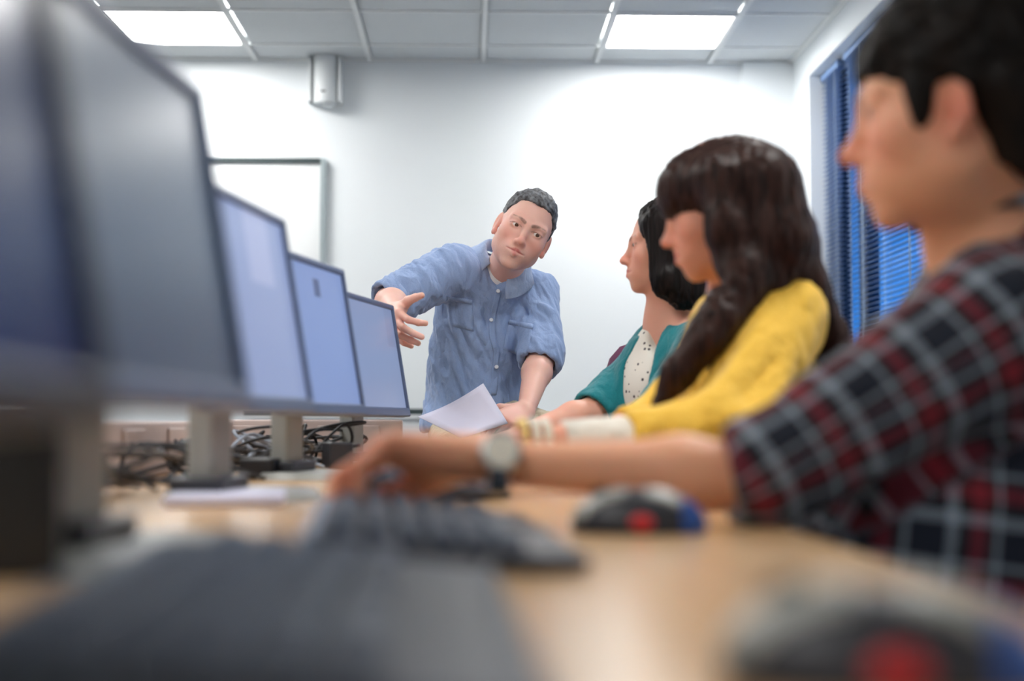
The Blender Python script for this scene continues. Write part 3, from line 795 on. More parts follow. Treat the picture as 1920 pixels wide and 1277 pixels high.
def arm_prims(sh, el, wr, s=1.0, k=.02):
    m = el+(wr-el)*.28; u = sh+(el-sh)*.4
    return [U(cap(sh, u, .050*s, .047*s), k), U(cap(u, el, .047*s, .039*s), k), U(cap(el, m, .040*s, .043*s), k), U(cap(m, wr, .043*s, .026*s), k)]
def torso_frame(ch, pel, shl, shr):
    u = nrm(ch-pel); x = nrm(shr-shl); x = nrm(x-u*(x@u)); f = np.cross(u, x); return np.stack([x, f, u])
def sleeve(a, b, c, ra, rb, rc, endf=1.0):
    """upper arm a-b, forearm b-c, cut flat at c"""
    P = []
    if c is None:
        P.append(U(cut(cap(a, b+nrm(b-a)*.03, ra, rb), b, b-a), .03))
        P.append(SB(cut(cap(b-nrm(b-a)*.03, b+nrm(b-a)*.05, rb-.007, rb-.006), b-nrm(b-a)*.03, a-b), .003))
    else:
        P.append(U(cap(a, b, ra, rb), .03)); n = nrm(c-b)
        P.append(U(cut(cap(b, c+n*.03, rb, rc), c, n), .02))
        P.append(SB(cut(cap(c-n*.03, c+n*.05, rc-.006, rc-.006), c-n*.03, -n), .003))
    return P
def build_body(parent, prims, h, pts, pad, colf, name='body'):
    lo, hi = bounds(pts, pad); pos, q = surf(prims, h, lo, hi); return mesh_from(name, pos, q, M['skin'], parent, color=colf(pos))

def legs_mesh(parent, hipL, hipR, kneeL, kneeR, ankL, ankR, m, pel, shoe=True, s=1.0):
    P = []
    for hp, kn, an in ((hipL, kneeL, ankL), (hipR, kneeR, ankR)):
        P += [U(cap(hp, kn, .085*s, .062*s), .03), U(cut(cap(kn, an, .060*s, .048*s), an, an-kn), .02)]
    P.append(U(ell(pel, A(.12, .16, .11)*s), .05))
    lo, hi = bounds([hipL, hipR, kneeL, kneeR, ankL, ankR, pel], .15)
    pos, q = surf(P, .008, lo, hi); N = vnormals(pos, q); pos = wrinkle(pos, N, np.eye(3), (.05, .09, .05), .003, 3)
    mesh_from('trousers', pos, q, m, parent)

SKIN_BASE = srgb(236, 190, 176)
# ---- the man in the blue shirt (in focus)
def build_man():
    o = W(978, 442, 3.87); s = 1.0
    up = A(math.sin(math.radians(27)), -.12, math.cos(math.radians(27))); R = head_frame(A(.03, -1, -.10), up)
    loc = W(890, 800, 4.1); loc = A(loc[0], loc[1]-.4, 0)
    th = thing('person', 'man with short grey hair in a rolled-sleeve blue shirt, leaning and pointing', 'person', tuple(loc))
    nb = W(930, 512, 3.985)
    s1, s2 = W(846, 506, 3.96), W(1003, 552, 4.07)
    e1, w1 = W(731, 566, 3.84), W(742, 584, 3.63)
    e2, w2 = W(1014, 672, 3.95), W(987, 768, 3.77)
    ch, pel = W(915, 600, 4.08), W(888, 800, 4.16)
    mid = (ch+pel)/2
    P = [(op, xf(f, o, R, s), k) for op, f, k in head_prims(1.0)]
    P += [U(cap(o+A(0, -.03, -.035)@R, nb+A(.008, .036, -.02), .052, .048), .02), U(cap(o+A(0, .0, -.06)@R, nb+A(.006, .032, -.01), .041, .038), .02)]
    P += [U(cap(nb+A(0, .02, -.05), s1, .04, .05), .02), U(cap(nb+A(0, .02, -.05), s2, .04, .05), .02), U(ell(ch, A(.12, .075, .15)), .05), U(ell(mid, A(.10, .075, .15)), .05), U(ell(pel, A(.12, .08, .1)), .05)]
    P += arm_prims(s1, e1, w1, .95)+arm_prims(s2, e2, w2, .92)
    # pointing hand: fingers right, down and towards the camera; thumb up
    f1 = nrm(A(.06, -.92, -.36)); sd1 = nrm(A(.30, -.25, .90)); pn1 = nrm(A(.86, .20, -.30))
    P += hand_prims(w1+f1*.005, f1, sd1, pn1, [(30, 62, 34), (20, 30, 18), (22, 30, 18), (24, 28, 16)], [(.62, .66, .20), (.72, .55, .30), (.70, .55, .40)], 1.06, .6)
    f2 = nrm(A(-.55, -.62, -.28)); P += hand_prims(w2, f2, nrm(A(-.5, .1, .3)), nrm(A(-.2, .0, -1)), [(30, 45, 30), (32, 50, 30), (34, 50, 30), (35, 50, 30)], [(.6, .7, .2), (.85, .4, .3), (.95, .1, .3)], .98)
    def colf(pos): 
        C = face_color(pos, o, R, s, SKIN_BASE, srgb(74, 56, 50), srgb(196, 104, 104), srgb(224, 140, 126), .30)
        for w in (w1+f1*.14, w2+f2*.1):
            k = .25*np.exp(-(np.linalg.norm(pos-w, axis=1)/.06)**2)[:, None]; C = C*(1-k)+np.array(srgb(214, 124, 108)[:3])*k
        return C
    build_body(th, P, .0022, [o, nb, s1, s2, e1, w1, w2, pel, ch, w1+f1*.2, w2+f2*.17, o+A(0, 0, .1)], .16, colf)
    add_eyes(th, o, R, s, (-.28, 1, -.12) if True else 0)
    # hair
    def hl(L):
        front = np.interp(L[:, 1], [-.13, -.07, -.02, .012, .022, .045, .07, .12], [-.055, -.055, -.035, -.012, .03, .064, .088, .097])
        return front+.012*np.clip(np.abs(L[:, 0])/.05, 0, 1)*(L[:, 1] > .05)
    def hairf(p):
        sh = ell(A(0, -.013, .0505), A(.0765, .0975, .0885))(p)
        sh = sh-.0022*vnoise(p*A(170, 55, 120))-.0032*vnoise(p*A(60, 30, 50), 3)-.004*np.clip((p[:, 1]-.03)/.05, 0, 1)
        sh = np.maximum(sh, (hl(p)-p[:, 2]+.003*vnoise(p*200, 5))*.8)
        for sd in (-1, 1): sh = np.maximum(sh, -(ell(A(sd*.08, .0, -.004), A(.02, .022, .034))(p)))
        return sh
    lo, hi = bounds([o], .17); pos, q = surf([U(xf(hairf, o, R, s), .001)], .0022, lo, hi, smooth=0)
    mesh_from('hair', pos, q, M['hair_grey'], th)
    # shirt
    TR = torso_frame(ch, pel, s2, s1)
    T = [U(ell(ch, A(.156, .108, .165), TR), .03), U(ell(mid+A(-.006, 0, .02), A(.148, .108, .18), TR), .05), U(cut(ell(pel+A(.0, -.02, .0), A(.150, .135, .19), TR), W(965, 757, 4.05), A(.28, 0, -.96)), .05)]
    T += [U(cap(nb+A(-.02, .015, -.030), s1+A(.02, 0, -.006), .050, .060), .05), U(cap(nb+A(.02, .015, -.034), s2+A(-.015, 0, -.004), .050, .058), .05)]
    T += sleeve(s1, e1+nrm(e1-s1)*.012, None, .066, .060, 0)
    cuff2 = e2+(w2-e2)*.10
    T += sleeve(s2, e2+A(.004, 0, .01), cuff2, .064, .055, .056)
    # collar opening
    cb = W(940, 548, 3.9)
    cn = nrm(A(.42, -.34, .84)); cc = W(940, 497, 4.0); cF = nrm(A(0, -1, 0)-cn*(A(0, -1, 0)@cn)); cX = np.cross(cn, cF)
    T.append(U(cut(cap(cc-cn*.06, cc+cn*.03, .066, .063), cc-cn*.002, cn), .02))
    T.append(SB(cut(cap(cc-cn*.02, cc+cn*.15, .0585, .060), cc-cn*.03, -cn), .003))
    cb2 = W(938, 548, 3.93)
    T.append(SB(cap(cc+cF*.066+cn*.014, cb2, .036, .010), .003))
    lo, hi = bounds([ch, pel, s1, s2, e1, cuff2, nb], .19)
    pos, q = surf(T, .0032, lo, hi, smooth=2); N = vnormals(pos, q)
    F = []
    def g(a, b, w, h_, d=3.97): F.append((W(*a, d), W(*b, d), w, h_*1.5))
    # creases radiating from the raised arm pit, chest drags, waist crumples
    g((815, 470), (835, 560), .012, .010); g((836, 480), (858, 590), .010, -.007); g((862, 470), (872, 560), .011, .007); g((795, 500), (800, 590), .012, .008)
    g((765, 520), (775, 580), .010, .006); g((745, 530), (752, 575), .008, .005); g((780, 505), (815, 560), .010, -.006)
    g((835, 560), (880, 690), .016, .008); g((850, 590), (905, 720), .012, -.008); g((880, 560), (915, 650), .012, .006); g((895, 520), (915, 640), .012, -.005)
    g((808, 620), (818, 740), .016, .008); g((830, 640), (850, 760), .014, -.007); g((800, 700), (880, 760), .012, .009); g((810, 740), (870, 720), .010, -.008)
    g((930, 660), (985, 700), .010, .010); g((928, 690), (975, 720), .009, -.009); g((925, 720), (985, 735), .010, .010); g((935, 745), (985, 750), .008, -.007)
    g((955, 640), (992, 660), .010, -.009); g((985, 590), (1000, 640), .010, .008); g((975, 560), (1005, 620), .010, -.006)
    g((1000, 640), (1040, 640), .008, .006, 3.95); g((1000, 655), (1042, 662), .007, -.006, 3.95); g((1005, 620), (1040, 612), .009, .006, 3.97); g((1010, 570), (1035, 600), .010, .005)
    g((950, 530), (1010, 560), .012, .005); g((960, 550), (1000, 600), .011, -.005); g((990, 505), (1030, 545), .01, .005)
    pos = folds(pos, N, F); N = vnormals(pos, q)
    a_ = math.radians(18); fr = np.array([[math.cos(a_), 0, math.sin(a_)], [0, 1, 0], [-math.sin(a_), 0, math.cos(a_)]])
    pos = wrinkle(pos, N, fr, (.034, .07, .13), .0062, 11); N = vnormals(pos, q)
    pos = wrinkle(pos, N, fr[[2, 1, 0]], (.10, .05, .040), .0034, 21); N = vnormals(pos, q)
    pos = wrinkle(pos, N, fr, (.016, .03, .05), .0013, 41)
    shirt = mesh_from('shirt', pos, q, M['chambray'], th)
    # fabric pieces laid on the shirt by ray casting
    from mathutils.bvhtree import BVHTree
    bvh = BVHTree.FromPolygons([tuple(v) for v in pos], [tuple(int(i) for i in f) for f in q])
    def hit(px, py):
        v = W(px, py, 3.0); c = Vector((0, 0, ZC)); d = (Vector(v)-c).normalized(); r = bvh.ray_cast(c+d*2.5, d); return r[0], r[1]
    def patch(name, poly_rows, off, m, parent, thick=.0016):
        bm = bmesh.new(); rows = []
        for row in poly_rows:
            rr = []
            for px, py in row:
                loc_, n_ = hit(px, py)
                if loc_ is None: loc_, n_ = Vector(W(px, py, 3.98)), Vector((0, -1, 0))
                rr.append(bm.verts.new(loc_+Vector((0, -1, .1)).normalized()*off-Vector(parent.location)))
            rows.append(rr)
        for a1, b1 in zip(rows, rows[1:]):
            for k in range(len(a1)-1): bm.faces.new((a1[k], a1[k+1], b1[k+1], b1[k]))
        ob = obj(name, bm, m, parent, smooth=True); so_ = ob.modifiers.new('s', 'SOLIDIFY'); so_.thickness = thick; so_.offset = 1; return ob
    def lerp(a, b, t): return (a[0]+(b[0]-a[0])*t, a[1]+(b[1]-a[1])*t)
    line = [(933, 545), (926, 575), (920, 605), (922, 635), (930, 660), (927, 690), (926, 720), (922, 748)]
    rows = []
    for i in range(len(line)-1):
        for k in range(4):
            c_ = lerp(line[i], line[i+1], k/4); rows.append([(c_[0]-4+t*3, c_[1]) for t in range(5)])
    patch('placket', rows, .002, M['chambray'], th)
    for bxp in ((934, 546), (921, 600), (931, 688)):
        l_, n_ = hit(*bxp)
        if l_ is not None:
            bm = bmesh.new(); q_ = Vector((0, -1, .1)).to_track_quat('Z', 'Y').to_matrix().to_4x4()
            bmesh.ops.create_cone(bm, cap_ends=True, segments=20, radius1=.0058, radius2=.005, depth=.003, matrix=Matrix.Translation(l_+Vector((0, -.0055, 0))-Vector(th.location)) @ q_)
            obj('button', bm, M['button'], th)
    def pocket(tlp, trp, brp, blp):
        rows = [[lerp(lerp(tlp, trp, t/8), lerp(blp, brp, t/8), r/8) for t in range(9)] for r in range(9)]
        pk = patch('pocket', rows, .0022, M['chambray'], th, .002)
        rows = [[lerp(lerp(tlp, trp, t/8), lerp(blp, brp, t/8), r/8) for t in range(9)] for r in (0, .6, 1.2)]
        o_ = patch('pocket_hem', rows, .004, M['chambray'], th, .0015); o_.parent = pk
    pocket((955, 600), (1000, 608), (985, 672), (944, 655)); pocket((838, 556), (885, 563), (888, 622), (848, 612))
    # collar: stand and folded leaf in one strip round the neck, tips pointing down the chest
    bm = bmesh.new(); rows = []
    ths = np.radians(np.linspace(15, 345, 60))
    for a_ in ths:
        fr_ = (1+math.cos(a_))/2; fr4 = fr_**4
        dirv = cF*math.cos(a_)+cX*math.sin(a_); row = []
        sp_ = fr4*.028*math.copysign(1, math.sin(a_))
        for rr, hh in ((.0600, .004-.022*fr4), (.0595, .020-.030*fr4), (.0605, .032-.038*fr4), (.0640, .036-.041*fr4), (.0690, .030-.043*fr4), (.0810, .010-.056*fr4), (.0990, -.010-.056*fr4)):
            rr2 = rr+fr4*.012*(rr > .062)
            row.append(bm.verts.new(Vector(cc+dirv*(rr2+.003)+cn*(hh+.010)+cX*sp_*(rr-.05)*20-np.array(th.location))))
        rows.append(row)
    for A1, B1 in zip(rows, rows[1:]):
        for k in range(6): bm.faces.new((A1[k], A1[k+1], B1[k+1], B1[k]))
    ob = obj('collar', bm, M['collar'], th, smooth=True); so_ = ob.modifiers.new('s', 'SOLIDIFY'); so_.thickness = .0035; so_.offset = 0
    # white tee
    Tt = [U(ell(ch+A(0, 0, .0), A(.135, .090, .16), TR), .03), U(cut(cap(cc-cn*.08+cF*.010, cc+cn*.04+cF*.012, .068, .061), cc+cn*.004, cn-cF*.05), .006), U(cap(cc+cF*.02-cn*.05, cc+cF*.040-cn*.035, .034, .026), .02)]
    lo, hi = bounds([ch, nb], .2); pos, q = surf(Tt, .004, lo, hi); mesh_from('undershirt', pos, q, M['tee'], th)
    # cuffs: rolled bands
    def band(c, n, r, w_, name='rolled_cuff'):
        n = nrm(n); a = nrm(np.cross(n, A(0, 0, 1))); b = np.cross(n, a); bm = bmesh.new(); sg = 36; rings = []
        for off, rr in ((-w_, r+.001), (-w_, r+.004), (-w_*.5, r+.006), (0, r+.005), (.003, r+.001), (0, r-.003), (-w_, r-.003)):
            rings.append([bm.verts.new(c+n*off+(a*math.cos(k*2*math.pi/sg)+b*math.sin(k*2*math.pi/sg))*(rr+.0015*math.sin(k*1.7+off*200))-np.array(th.location)) for k in range(sg)])
        rings.append(rings[0])
        for A1, B1 in zip(rings, rings[1:]):
            for k in range(sg): bm.faces.new((A1[k], A1[(k+1) % sg], B1[(k+1) % sg], B1[k]))
        obj(name, bm, M['chambray'], th, smooth=True)
    band(e1+nrm(e1-s1)*.012, e1-s1, .059, .035); band(cuff2, cuff2-e2, .056, .035)
    hl_, hr_ = pel+A(-.05, -.03, -.02), pel+A(.085, -.03, -.0)
    kl, kr = W(850, 850, 3.80), W(1022, 815, 3.82)
    legs_mesh(th, hl_, hr_, kl, kr, A(kl[0], kl[1]+.02, .07), A(kr[0], kr[1]+.02, .07), M['khaki'], pel+A(.03, 0, -.01), s=.96)
    for k_ in (kl, kr):
        sc_ = [U(cap(A(k_[0], k_[1]+.04, .045), A(k_[0], k_[1]-.13, .035), .042, .034), .02)]; lo, hi = bounds([A(k_[0], k_[1], .03)], .25)
        sc_ = [U(cut(sc_[0][1], A(0, 0, .002), A(0, 0, -1)), .01)]
        pos, q = surf(sc_, .006, lo, hi); mesh_from('shoe', pos, q, M['shoe'], th)
    # sheet of paper held by the hand on his knee
    bm = bmesh.new(); cs = [W(906, 719, 3.70), W(952, 794, 3.66), W(866, 822, 3.55), W(784, 782, 3.62)]
    n = 8; g_ = {}
    c0 = np.mean(cs, 0)
    for i in range(n+1):
        for j in range(n+1):
            u, v = i/n, j/n; p = cs[0]*(1-u)*(1-v)+cs[1]*u*(1-v)+cs[2]*u*v+cs[3]*(1-u)*v
            g_[i, j] = bm.verts.new(p-c0+A(0, .012*math.sin(v*3.14), -.008*math.sin(v*3.14)*(1-u)))
    for i in range(n):
        for j in range(n): bm.faces.new((g_[i, j], g_[i+1, j], g_[i+1, j+1], g_[i, j+1]))
    pa = obj('paper_sheet', bm, M['paper'], smooth=True); pa.location = tuple(c0); so_ = pa.modifiers.new('s', 'SOLIDIFY'); so_.thickness = .0015
    tag(pa, 'white sheets of paper held by the man in the blue shirt', 'paper')
build_man()

# ---- woman in teal
def ring_band(th, c, n, r, w_, m, name, tk=.002):
    n = nrm(n); a = nrm(np.cross(n, A(0, 0, 1))); b = np.cross(n, a); bm = bmesh.new(); sg = 28; rings = []
    for off, rr in ((-w_/2, r), (-w_/2, r+tk), (w_/2, r+tk), (w_/2, r)):
        rings.append([bm.verts.new(c+n*off+(a*math.cos(k*2*math.pi/sg)+b*math.sin(k*2*math.pi/sg))*rr-np.array(th.location)) for k in range(sg)])
    rings.append(rings[0])
    for A1, B1 in zip(rings, rings[1:]):
        for k in range(sg): bm.faces.new((A1[k], A1[(k+1) % sg], B1[(k+1) % sg], B1[k]))
    return obj(name, bm, m, th, smooth=False)
def hair_surface(th, prims, pts, pad, h, m, frame, sc=(.010, .010, .12), amp=.004, seed=2, smooth=1):
    lo, hi = bounds(pts, pad); pos, q = surf(prims, h, lo, hi, smooth=smooth); N = vnormals(pos, q)
    pos = wrinkle(pos, N, frame, sc, amp, seed); return mesh_from('hair', pos, q, m, th)
def shoe_pair(th, ks):
    for k_ in ks:
        f = cut(cap(A(k_[0]+.04, k_[1], .045), A(k_[0]-.13, k_[1], .035), .038, .03), A(0, 0, .002), A(0, 0, -1))
        lo, hi = bounds([A(k_[0], k_[1], .03)], .22); pos, q = surf([U(f, .01)], .007, lo, hi); mesh_from('shoe', pos, q, M['shoe'], th)

def build_teal():
    o = W(1252, 473, 3.26); s = .93; ang = math.radians(8)
    R = head_frame(A(-math.cos(ang), math.sin(ang), 0), A(0, 0, 1))
    pel = A(.60, 3.34, .56); th = thing('person', 'woman with black bobbed hair in a teal cardigan, seated in profile', 'person', (pel[0], pel[1], 0))
    nb = W(1262, 600, 3.30); ch = W(1262, 735, 3.34)
    sn, sf = W(1322, 655, 3.16), W(1232, 660, 3.47)
    en, wn_ = W(1215, 800, 3.02), W(1060, 842, 2.98)
    ef, wf = W(1112, 775, 3.32), W(985, 812, 3.2)
    P = [(op, xf(f, o, R, s), k) for op, f, k in head_prims(.0, 0, .8)]
    P += [U(cap(o+s*(A(0, -.025, -.04)@R), nb, .046, .05), .02), U(cap(o+s*(A(0, .015, -.06)@R), nb+A(-.02, 0, -.01), .032, .045), .02)]
    P += [U(cap(nb, sn, .045, .045), .04), U(cap(nb, sf, .045, .045), .04), U(ell(ch, A(.09, .14, .16)), .05), U(cap(ch, pel, .1, .12), .06)]
    P += arm_prims(sn, en, wn_, .82)+arm_prims(sf, ef, wf, .88)
    P += hand_prims(wn_, A(-1, .1, -.1), A(0, 1, 0), A(0, 0, -1), [(15, 25, 15)]*4, [(.7, .6, .3), (.9, .3, .3), (1, .1, .2)], .92)
    P += hand_prims(wf, A(-1, -.1, -.2), A(0, -1, 0), A(0, 0, -1), [(15, 25, 15)]*4, [(.7, .6, .3), (.9, .3, .3), (1, .1, .2)], .92)
    colf = lambda pos: face_color(pos, o, R, s, srgb(228, 170, 148), srgb(50, 36, 34), srgb(200, 96, 92), srgb(232, 140, 120))
    build_body(th, P, .004, [o, nb, sn, sf, en, wn_, ef, wf, pel, ch, wn_+A(-.18, 0, 0), wf+A(-.18, 0, 0)], .15, colf)
    add_eyes(th, o, R, s, (-.1, 1, -.05))
    # bob
    def L(x, y, z): return o+s*(A(x, y, z)@R)
    H = [U(xf(ell(A(0, -.016, .052), A(.084, .100, .090)), o, R, s), .01)]
    for sd in (-1, 1):
        H.append(U(capflat(L(sd*.072, .012, .06), L(sd*.085, .0, -.085), .040, .036, R[0], .5), .02))
        H.append(U(capflat(L(sd*.06, -.05, .06), L(sd*.065, -.055, -.11), .045, .034, R[0], .6), .03))
        H.append(U(cap(L(sd*.085, .005, -.07), L(sd*.07, -.03, -.135), .020, .008), .02))
    H.append(U(cap(L(0, -.07, .04), L(0, -.075, -.10), .055, .035), .03))
    H.append(SB(xf(ell(A(0, .095, -.02), A(.060, .062, .125)), o, R, s), .01))
    H.append(SB(cap(L(0, .02, -.10), L(0, .0, -.25), .05, .08), .01))
    hair_surface(th, H, [o], .24, .004, M['hair_black'], np.eye(3), (.012, .012, .15), .004, 5)
    # cardigan
    C = [U(ell(ch+A(.0, 0, -.01), A(.125, .165, .19), None), .05), U(cap(ch, pel+A(0, 0, -.02), .13, .15), .06), U(cap(nb+A(.02, .0, -.035), sn, .055, .058), .05), U(cap(nb+A(.01, .02, -.035), sf, .05, .055), .05)]
    C += sleeve(sn, en, en+(wn_-en)*.25, .060, .052, .047)
    C += sleeve(sf, ef+nrm(ef-sf)*.0, None, .056, .054, .0)
    fo = W(1205, 690, 3.25)
    C.append(SB(cap(nb+A(0, 0, .08), nb+A(-.02, -.005, -.01), .055, .050), .01))
    C.append(SB(cap(W(1236, 622, 3.26), W(1192, 690, 3.25), .030, .045), .01)); C.append(SB(cap(W(1192, 690, 3.25), W(1160, 800, 3.22), .045, .05), .01))
    lo, hi = bounds([ch, pel, sn, sf, en, ef, nb, wn_], .2); pos, q = surf(C, .0045, lo, hi, smooth=2); N = vnormals(pos, q)
    pos = wrinkle(pos, N, np.eye(3), (.05, .05, .09), .004, 4); mesh_from('cardigan', pos, q, M['teal'], th)
    D = [U(ell(ch+A(-.008, 0, 0), A(.118, .145, .175)), .05), U(cap(ch, pel+A(-.02, 0, 0), .11, .12), .06), U(cap(nb+A(-.01, 0, -.07), ch, .055, .09), .05)]
    D.append(SB(cap(nb+A(-.01, -.01, .05), W(1235, 640, 3.2), .05, .042), .01))
    lo, hi = bounds([ch, pel, nb], .2); pos, q = surf(D, .006, lo, hi); mesh_from('blouse', pos, q, M['dotted'], th)
    kn = [A(.2, 3.22, .56), A(.2, 3.46, .56)]
    legs_mesh(th, pel+A(-.03, -.08, 0), pel+A(-.03, .08, 0), kn[0], kn[1], A(.18, 3.22, .07), A(.18, 3.46, .07), M['denim'], pel, s=.9)
    shoe_pair(th, [A(.18, 3.22, 0), A(.18, 3.46, 0)])
build_teal()

# ---- girl in yellow
def build_girl():
    s = .90; pt = math.radians(15); ang = math.radians(10); d0 = 2.2
    f = A(-math.cos(pt)*math.cos(ang), math.cos(pt)*math.sin(ang), -math.sin(pt)); u = A(-math.sin(pt), 0, math.cos(pt)); R = head_frame(f, u)
    o = W(1358, 402, d0); pel = A(.66, 2.34, .56)
    th = thing('person', 'girl with long dark brown hair in a yellow top, seated in profile', 'person', (pel[0], pel[1], 0))
    nb = W(1410, 545, 2.26); ch = W(1408, 700, 2.32)
    sn, sf = W(1466, 598, 2.14), W(1370, 615, 2.46)
    en, wn_ = W(1335, 828, 1.98), W(985, 832, 1.93)
    ef, wf = W(1240, 800, 2.42), W(1060, 838, 2.3)
    P = [(op, xf(g, o, R, s), k) for op, g, k in head_prims(.0, .001)]
    P += [U(cap(o+s*(A(0, -.03, -.035)@R), nb, .046, .05), .02), U(cap(o+s*(A(0, .01, -.06)@R), nb+A(-.02, 0, -.01), .034, .045), .02)]
    P += [U(cap(nb, sn, .045, .045), .04), U(cap(nb, sf, .045, .045), .04), U(ell(ch, A(.09, .14, .16)), .05), U(cap(ch, pel, .1, .12), .06)]
    P += arm_prims(sn, en, wn_, .84)+arm_prims(sf, ef, wf, .84)
    P += hand_prims(wn_, A(-1, .06, .02), A(0, 1, 0), A(0, 0, -1), [(10, 22, 16), (12, 25, 16), (12, 25, 16), (12, 25, 16)], [(.7, .6, .3), (.9, .3, .3), (1, .1, .2)], .92)
    P += hand_prims(wf, A(-1, -.1, -.1), A(0, -1, 0), A(0, 0, -1), [(15, 25, 15)]*4, [(.7, .6, .3), (.9, .3, .3), (1, .1, .2)], .92)
    colf = lambda pos: face_color(pos, o, R, s, srgb(228, 164, 138), srgb(40, 28, 26), srgb(190, 82, 78), srgb(222, 128, 104))
    build_body(th, P, .0042, [o, nb, sn, sf, en, wn_, ef, wf, pel, ch, wn_+A(-.2, 0, 0), wf+A(-.18, 0, 0)], .15, colf)
    add_eyes(th, o, R, s, (-.1, 1, -.2))
    def L(x, y, z): return o+s*(A(x, y, z)@R)
    H = [U(xf(ell(A(0, -.012, .050), A(.081, .098, .080)), o, R, s), .01), U(ell(W(1388, 312, 2.2), A(.052, .06, .034)), .03)]
    # fringe over the brow, face-side curtain, long back fall and the front lock
    H.append(U(xf(ell(A(0, .040, .052), A(.074, .064, .066)), o, R, s), .02))
    def lock(pts, rs, k=.03):
        for a, b, ra, rb in zip(pts, pts[1:], rs, rs[1:]): H.append(U(cap(a, b, ra, rb), k))
    lock([W(1345, 330, 2.12), W(1362, 430, 2.105), W(1378, 520, 2.10), W(1385, 590, 2.10)], [.030, .026, .026, .024])
    lock([W(1430, 350, 2.14), W(1460, 450, 2.12), W(1440, 560, 2.12)], [.06, .045, .03])
    lock([W(1372, 560, 2.09), W(1318, 640, 2.05), W(1272, 700, 2.04), W(1232, 764, 2.03)], [.024, .022, .018, .008])
    lock([W(1400, 520, 2.10), W(1350, 600, 2.06), W(1305, 660, 2.04)], [.034, .020, .010])
    lock([W(1440, 360, 2.2), W(1478, 450, 2.16), W(1512, 540, 2.15), W(1552, 630, 2.17), W(1590, 740, 2.2)], [.055, .036, .028, .025, .018])
    lock([W(1440, 380, 2.26), W(1480, 480, 2.26), W(1530, 590, 2.24), W(1575, 730, 2.24)], [.05, .03, .028, .018])
    H.append(SB(xf(lambda p: np.maximum(np.maximum((.060+.2*p[:, 2])-p[:, 1], p[:, 2]-.014), -.125-p[:, 2])*.9, o, R, s), .010))
    lo, hi = bounds([L(0, 0, 0), W(1235, 765, 2.03), W(1590, 780, 2.38)], .16)
    pos, q = surf(H, .0042, lo, hi); N = vnormals(pos, q); pos = wrinkle(pos, N, np.eye(3), (.012, .012, .30), .0028, 8)
    pos = wrinkle(pos, vnormals(pos, q), np.eye(3), (.005, .005, .1), .0015, 18); mesh_from('hair', pos, q, M['hair_dark'], th)
    C = [U(ell(ch+A(.02, 0, 0), A(.105, .16, .18)), .05), U(cap(ch+A(.0, 0, 0), pel+A(-.05, 0, -.02), .12, .145), .06), U(cap(nb+A(.025, .0, -.04), sn+A(-.01, 0, -.005), .056, .058), .05), U(cap(nb+A(.02, .02, -.04), sf, .055, .058), .05)]
    C += sleeve(sn, en+A(.02, 0, .012), en+(wn_-en)*.45, .066, .056, .040)
    C += sleeve(sf, ef, ef+(wf-ef)*.4, .062, .05, .042)
    C.append(SB(cap(nb+A(-.01, 0, .07), nb+A(-.03, 0, -.01), .052, .046), .01))
    lo, hi = bounds([ch, pel, sn, sf, en, ef, nb, wn_], .2); pos, q = surf(C, .0045, lo, hi, smooth=2); N = vnormals(pos, q)
    F = [(W(1440, 600, 2.0), W(1330, 740, 1.95), .022, .012), (W(1480, 640, 2.0), W(1360, 790, 1.95), .02, -.012), (W(1500, 680, 2.0), W(1420, 790, 1.95), .022, .012), (W(1400, 600, 2.05), W(1290, 740, 2.0), .02, -.010), (W(1290, 790, 1.9), W(1190, 800, 1.9), .012, .008)]
    pos = folds(pos, N, F); N = vnormals(pos, q); a_ = math.radians(-38); fr = np.array([[math.cos(a_), 0, math.sin(a_)], [0, 1, 0], [-math.sin(a_), 0, math.cos(a_)]])
    pos = wrinkle(pos, N, fr, (.045, .06, .12), .005, 14); mesh_from('top', pos, q, M['yellow'], th)
    # cream inner cuff, bracelets, pearl earring-side collar
    c1 = en+(wn_-en)*.45; c2 = en+(wn_-en)*.80
    bm = bmesh.new(); add_tube(bm, [c1-np.array(th.location)-nrm(wn_-en)*.03, c1-np.array(th.location)+nrm(wn_-en)*.01, c2-np.array(th.location)], [.036, .037, .0315], 24); obj('inner_cuff', bm, M['cuff_white'], th, smooth=True)
    n = nrm(wn_-en); a = nrm(np.cross(n, A(0, 0, 1))); b = np.cross(n, a)
    for kk, (t_, m_) in enumerate(((.90, 'pearl'), (.96, 'pearl'), (1.02, 'gold'))):
        cc = en+(wn_-en)*t_; bm = bmesh.new()
        for k in range(16):
            p = cc+(a*math.cos(k*math.pi/8)+b*math.sin(k*math.pi/8))*.029-np.array(th.location)
            bmesh.ops.create_uvsphere(bm, u_segments=10, v_segments=8, radius=.0065, matrix=Matrix.Translation(p))
        obj('bracelet', bm, M[m_], th, smooth=True)
    Cc = [U(cap(nb+A(-.02, -.04, .0), nb+A(-.05, -.02, -.015), .022, .018), .01)]
    lo, hi = bounds([nb], .12); pos, q = surf(Cc, .004, lo, hi); mesh_from('scarf', pos, q, M['cuff_white'], th)
    kn = [A(.24, 2.2, .56), A(.24, 2.44, .56)]
    legs_mesh(th, pel+A(-.03, -.08, 0), pel+A(-.03, .08, 0), kn[0], kn[1], A(.22, 2.2, .07), A(.22, 2.44, .07), M['denim'], pel, s=.9)
    shoe_pair(th, [A(.22, 2.2, 0), A(.22, 2.44, 0)])
build_girl()

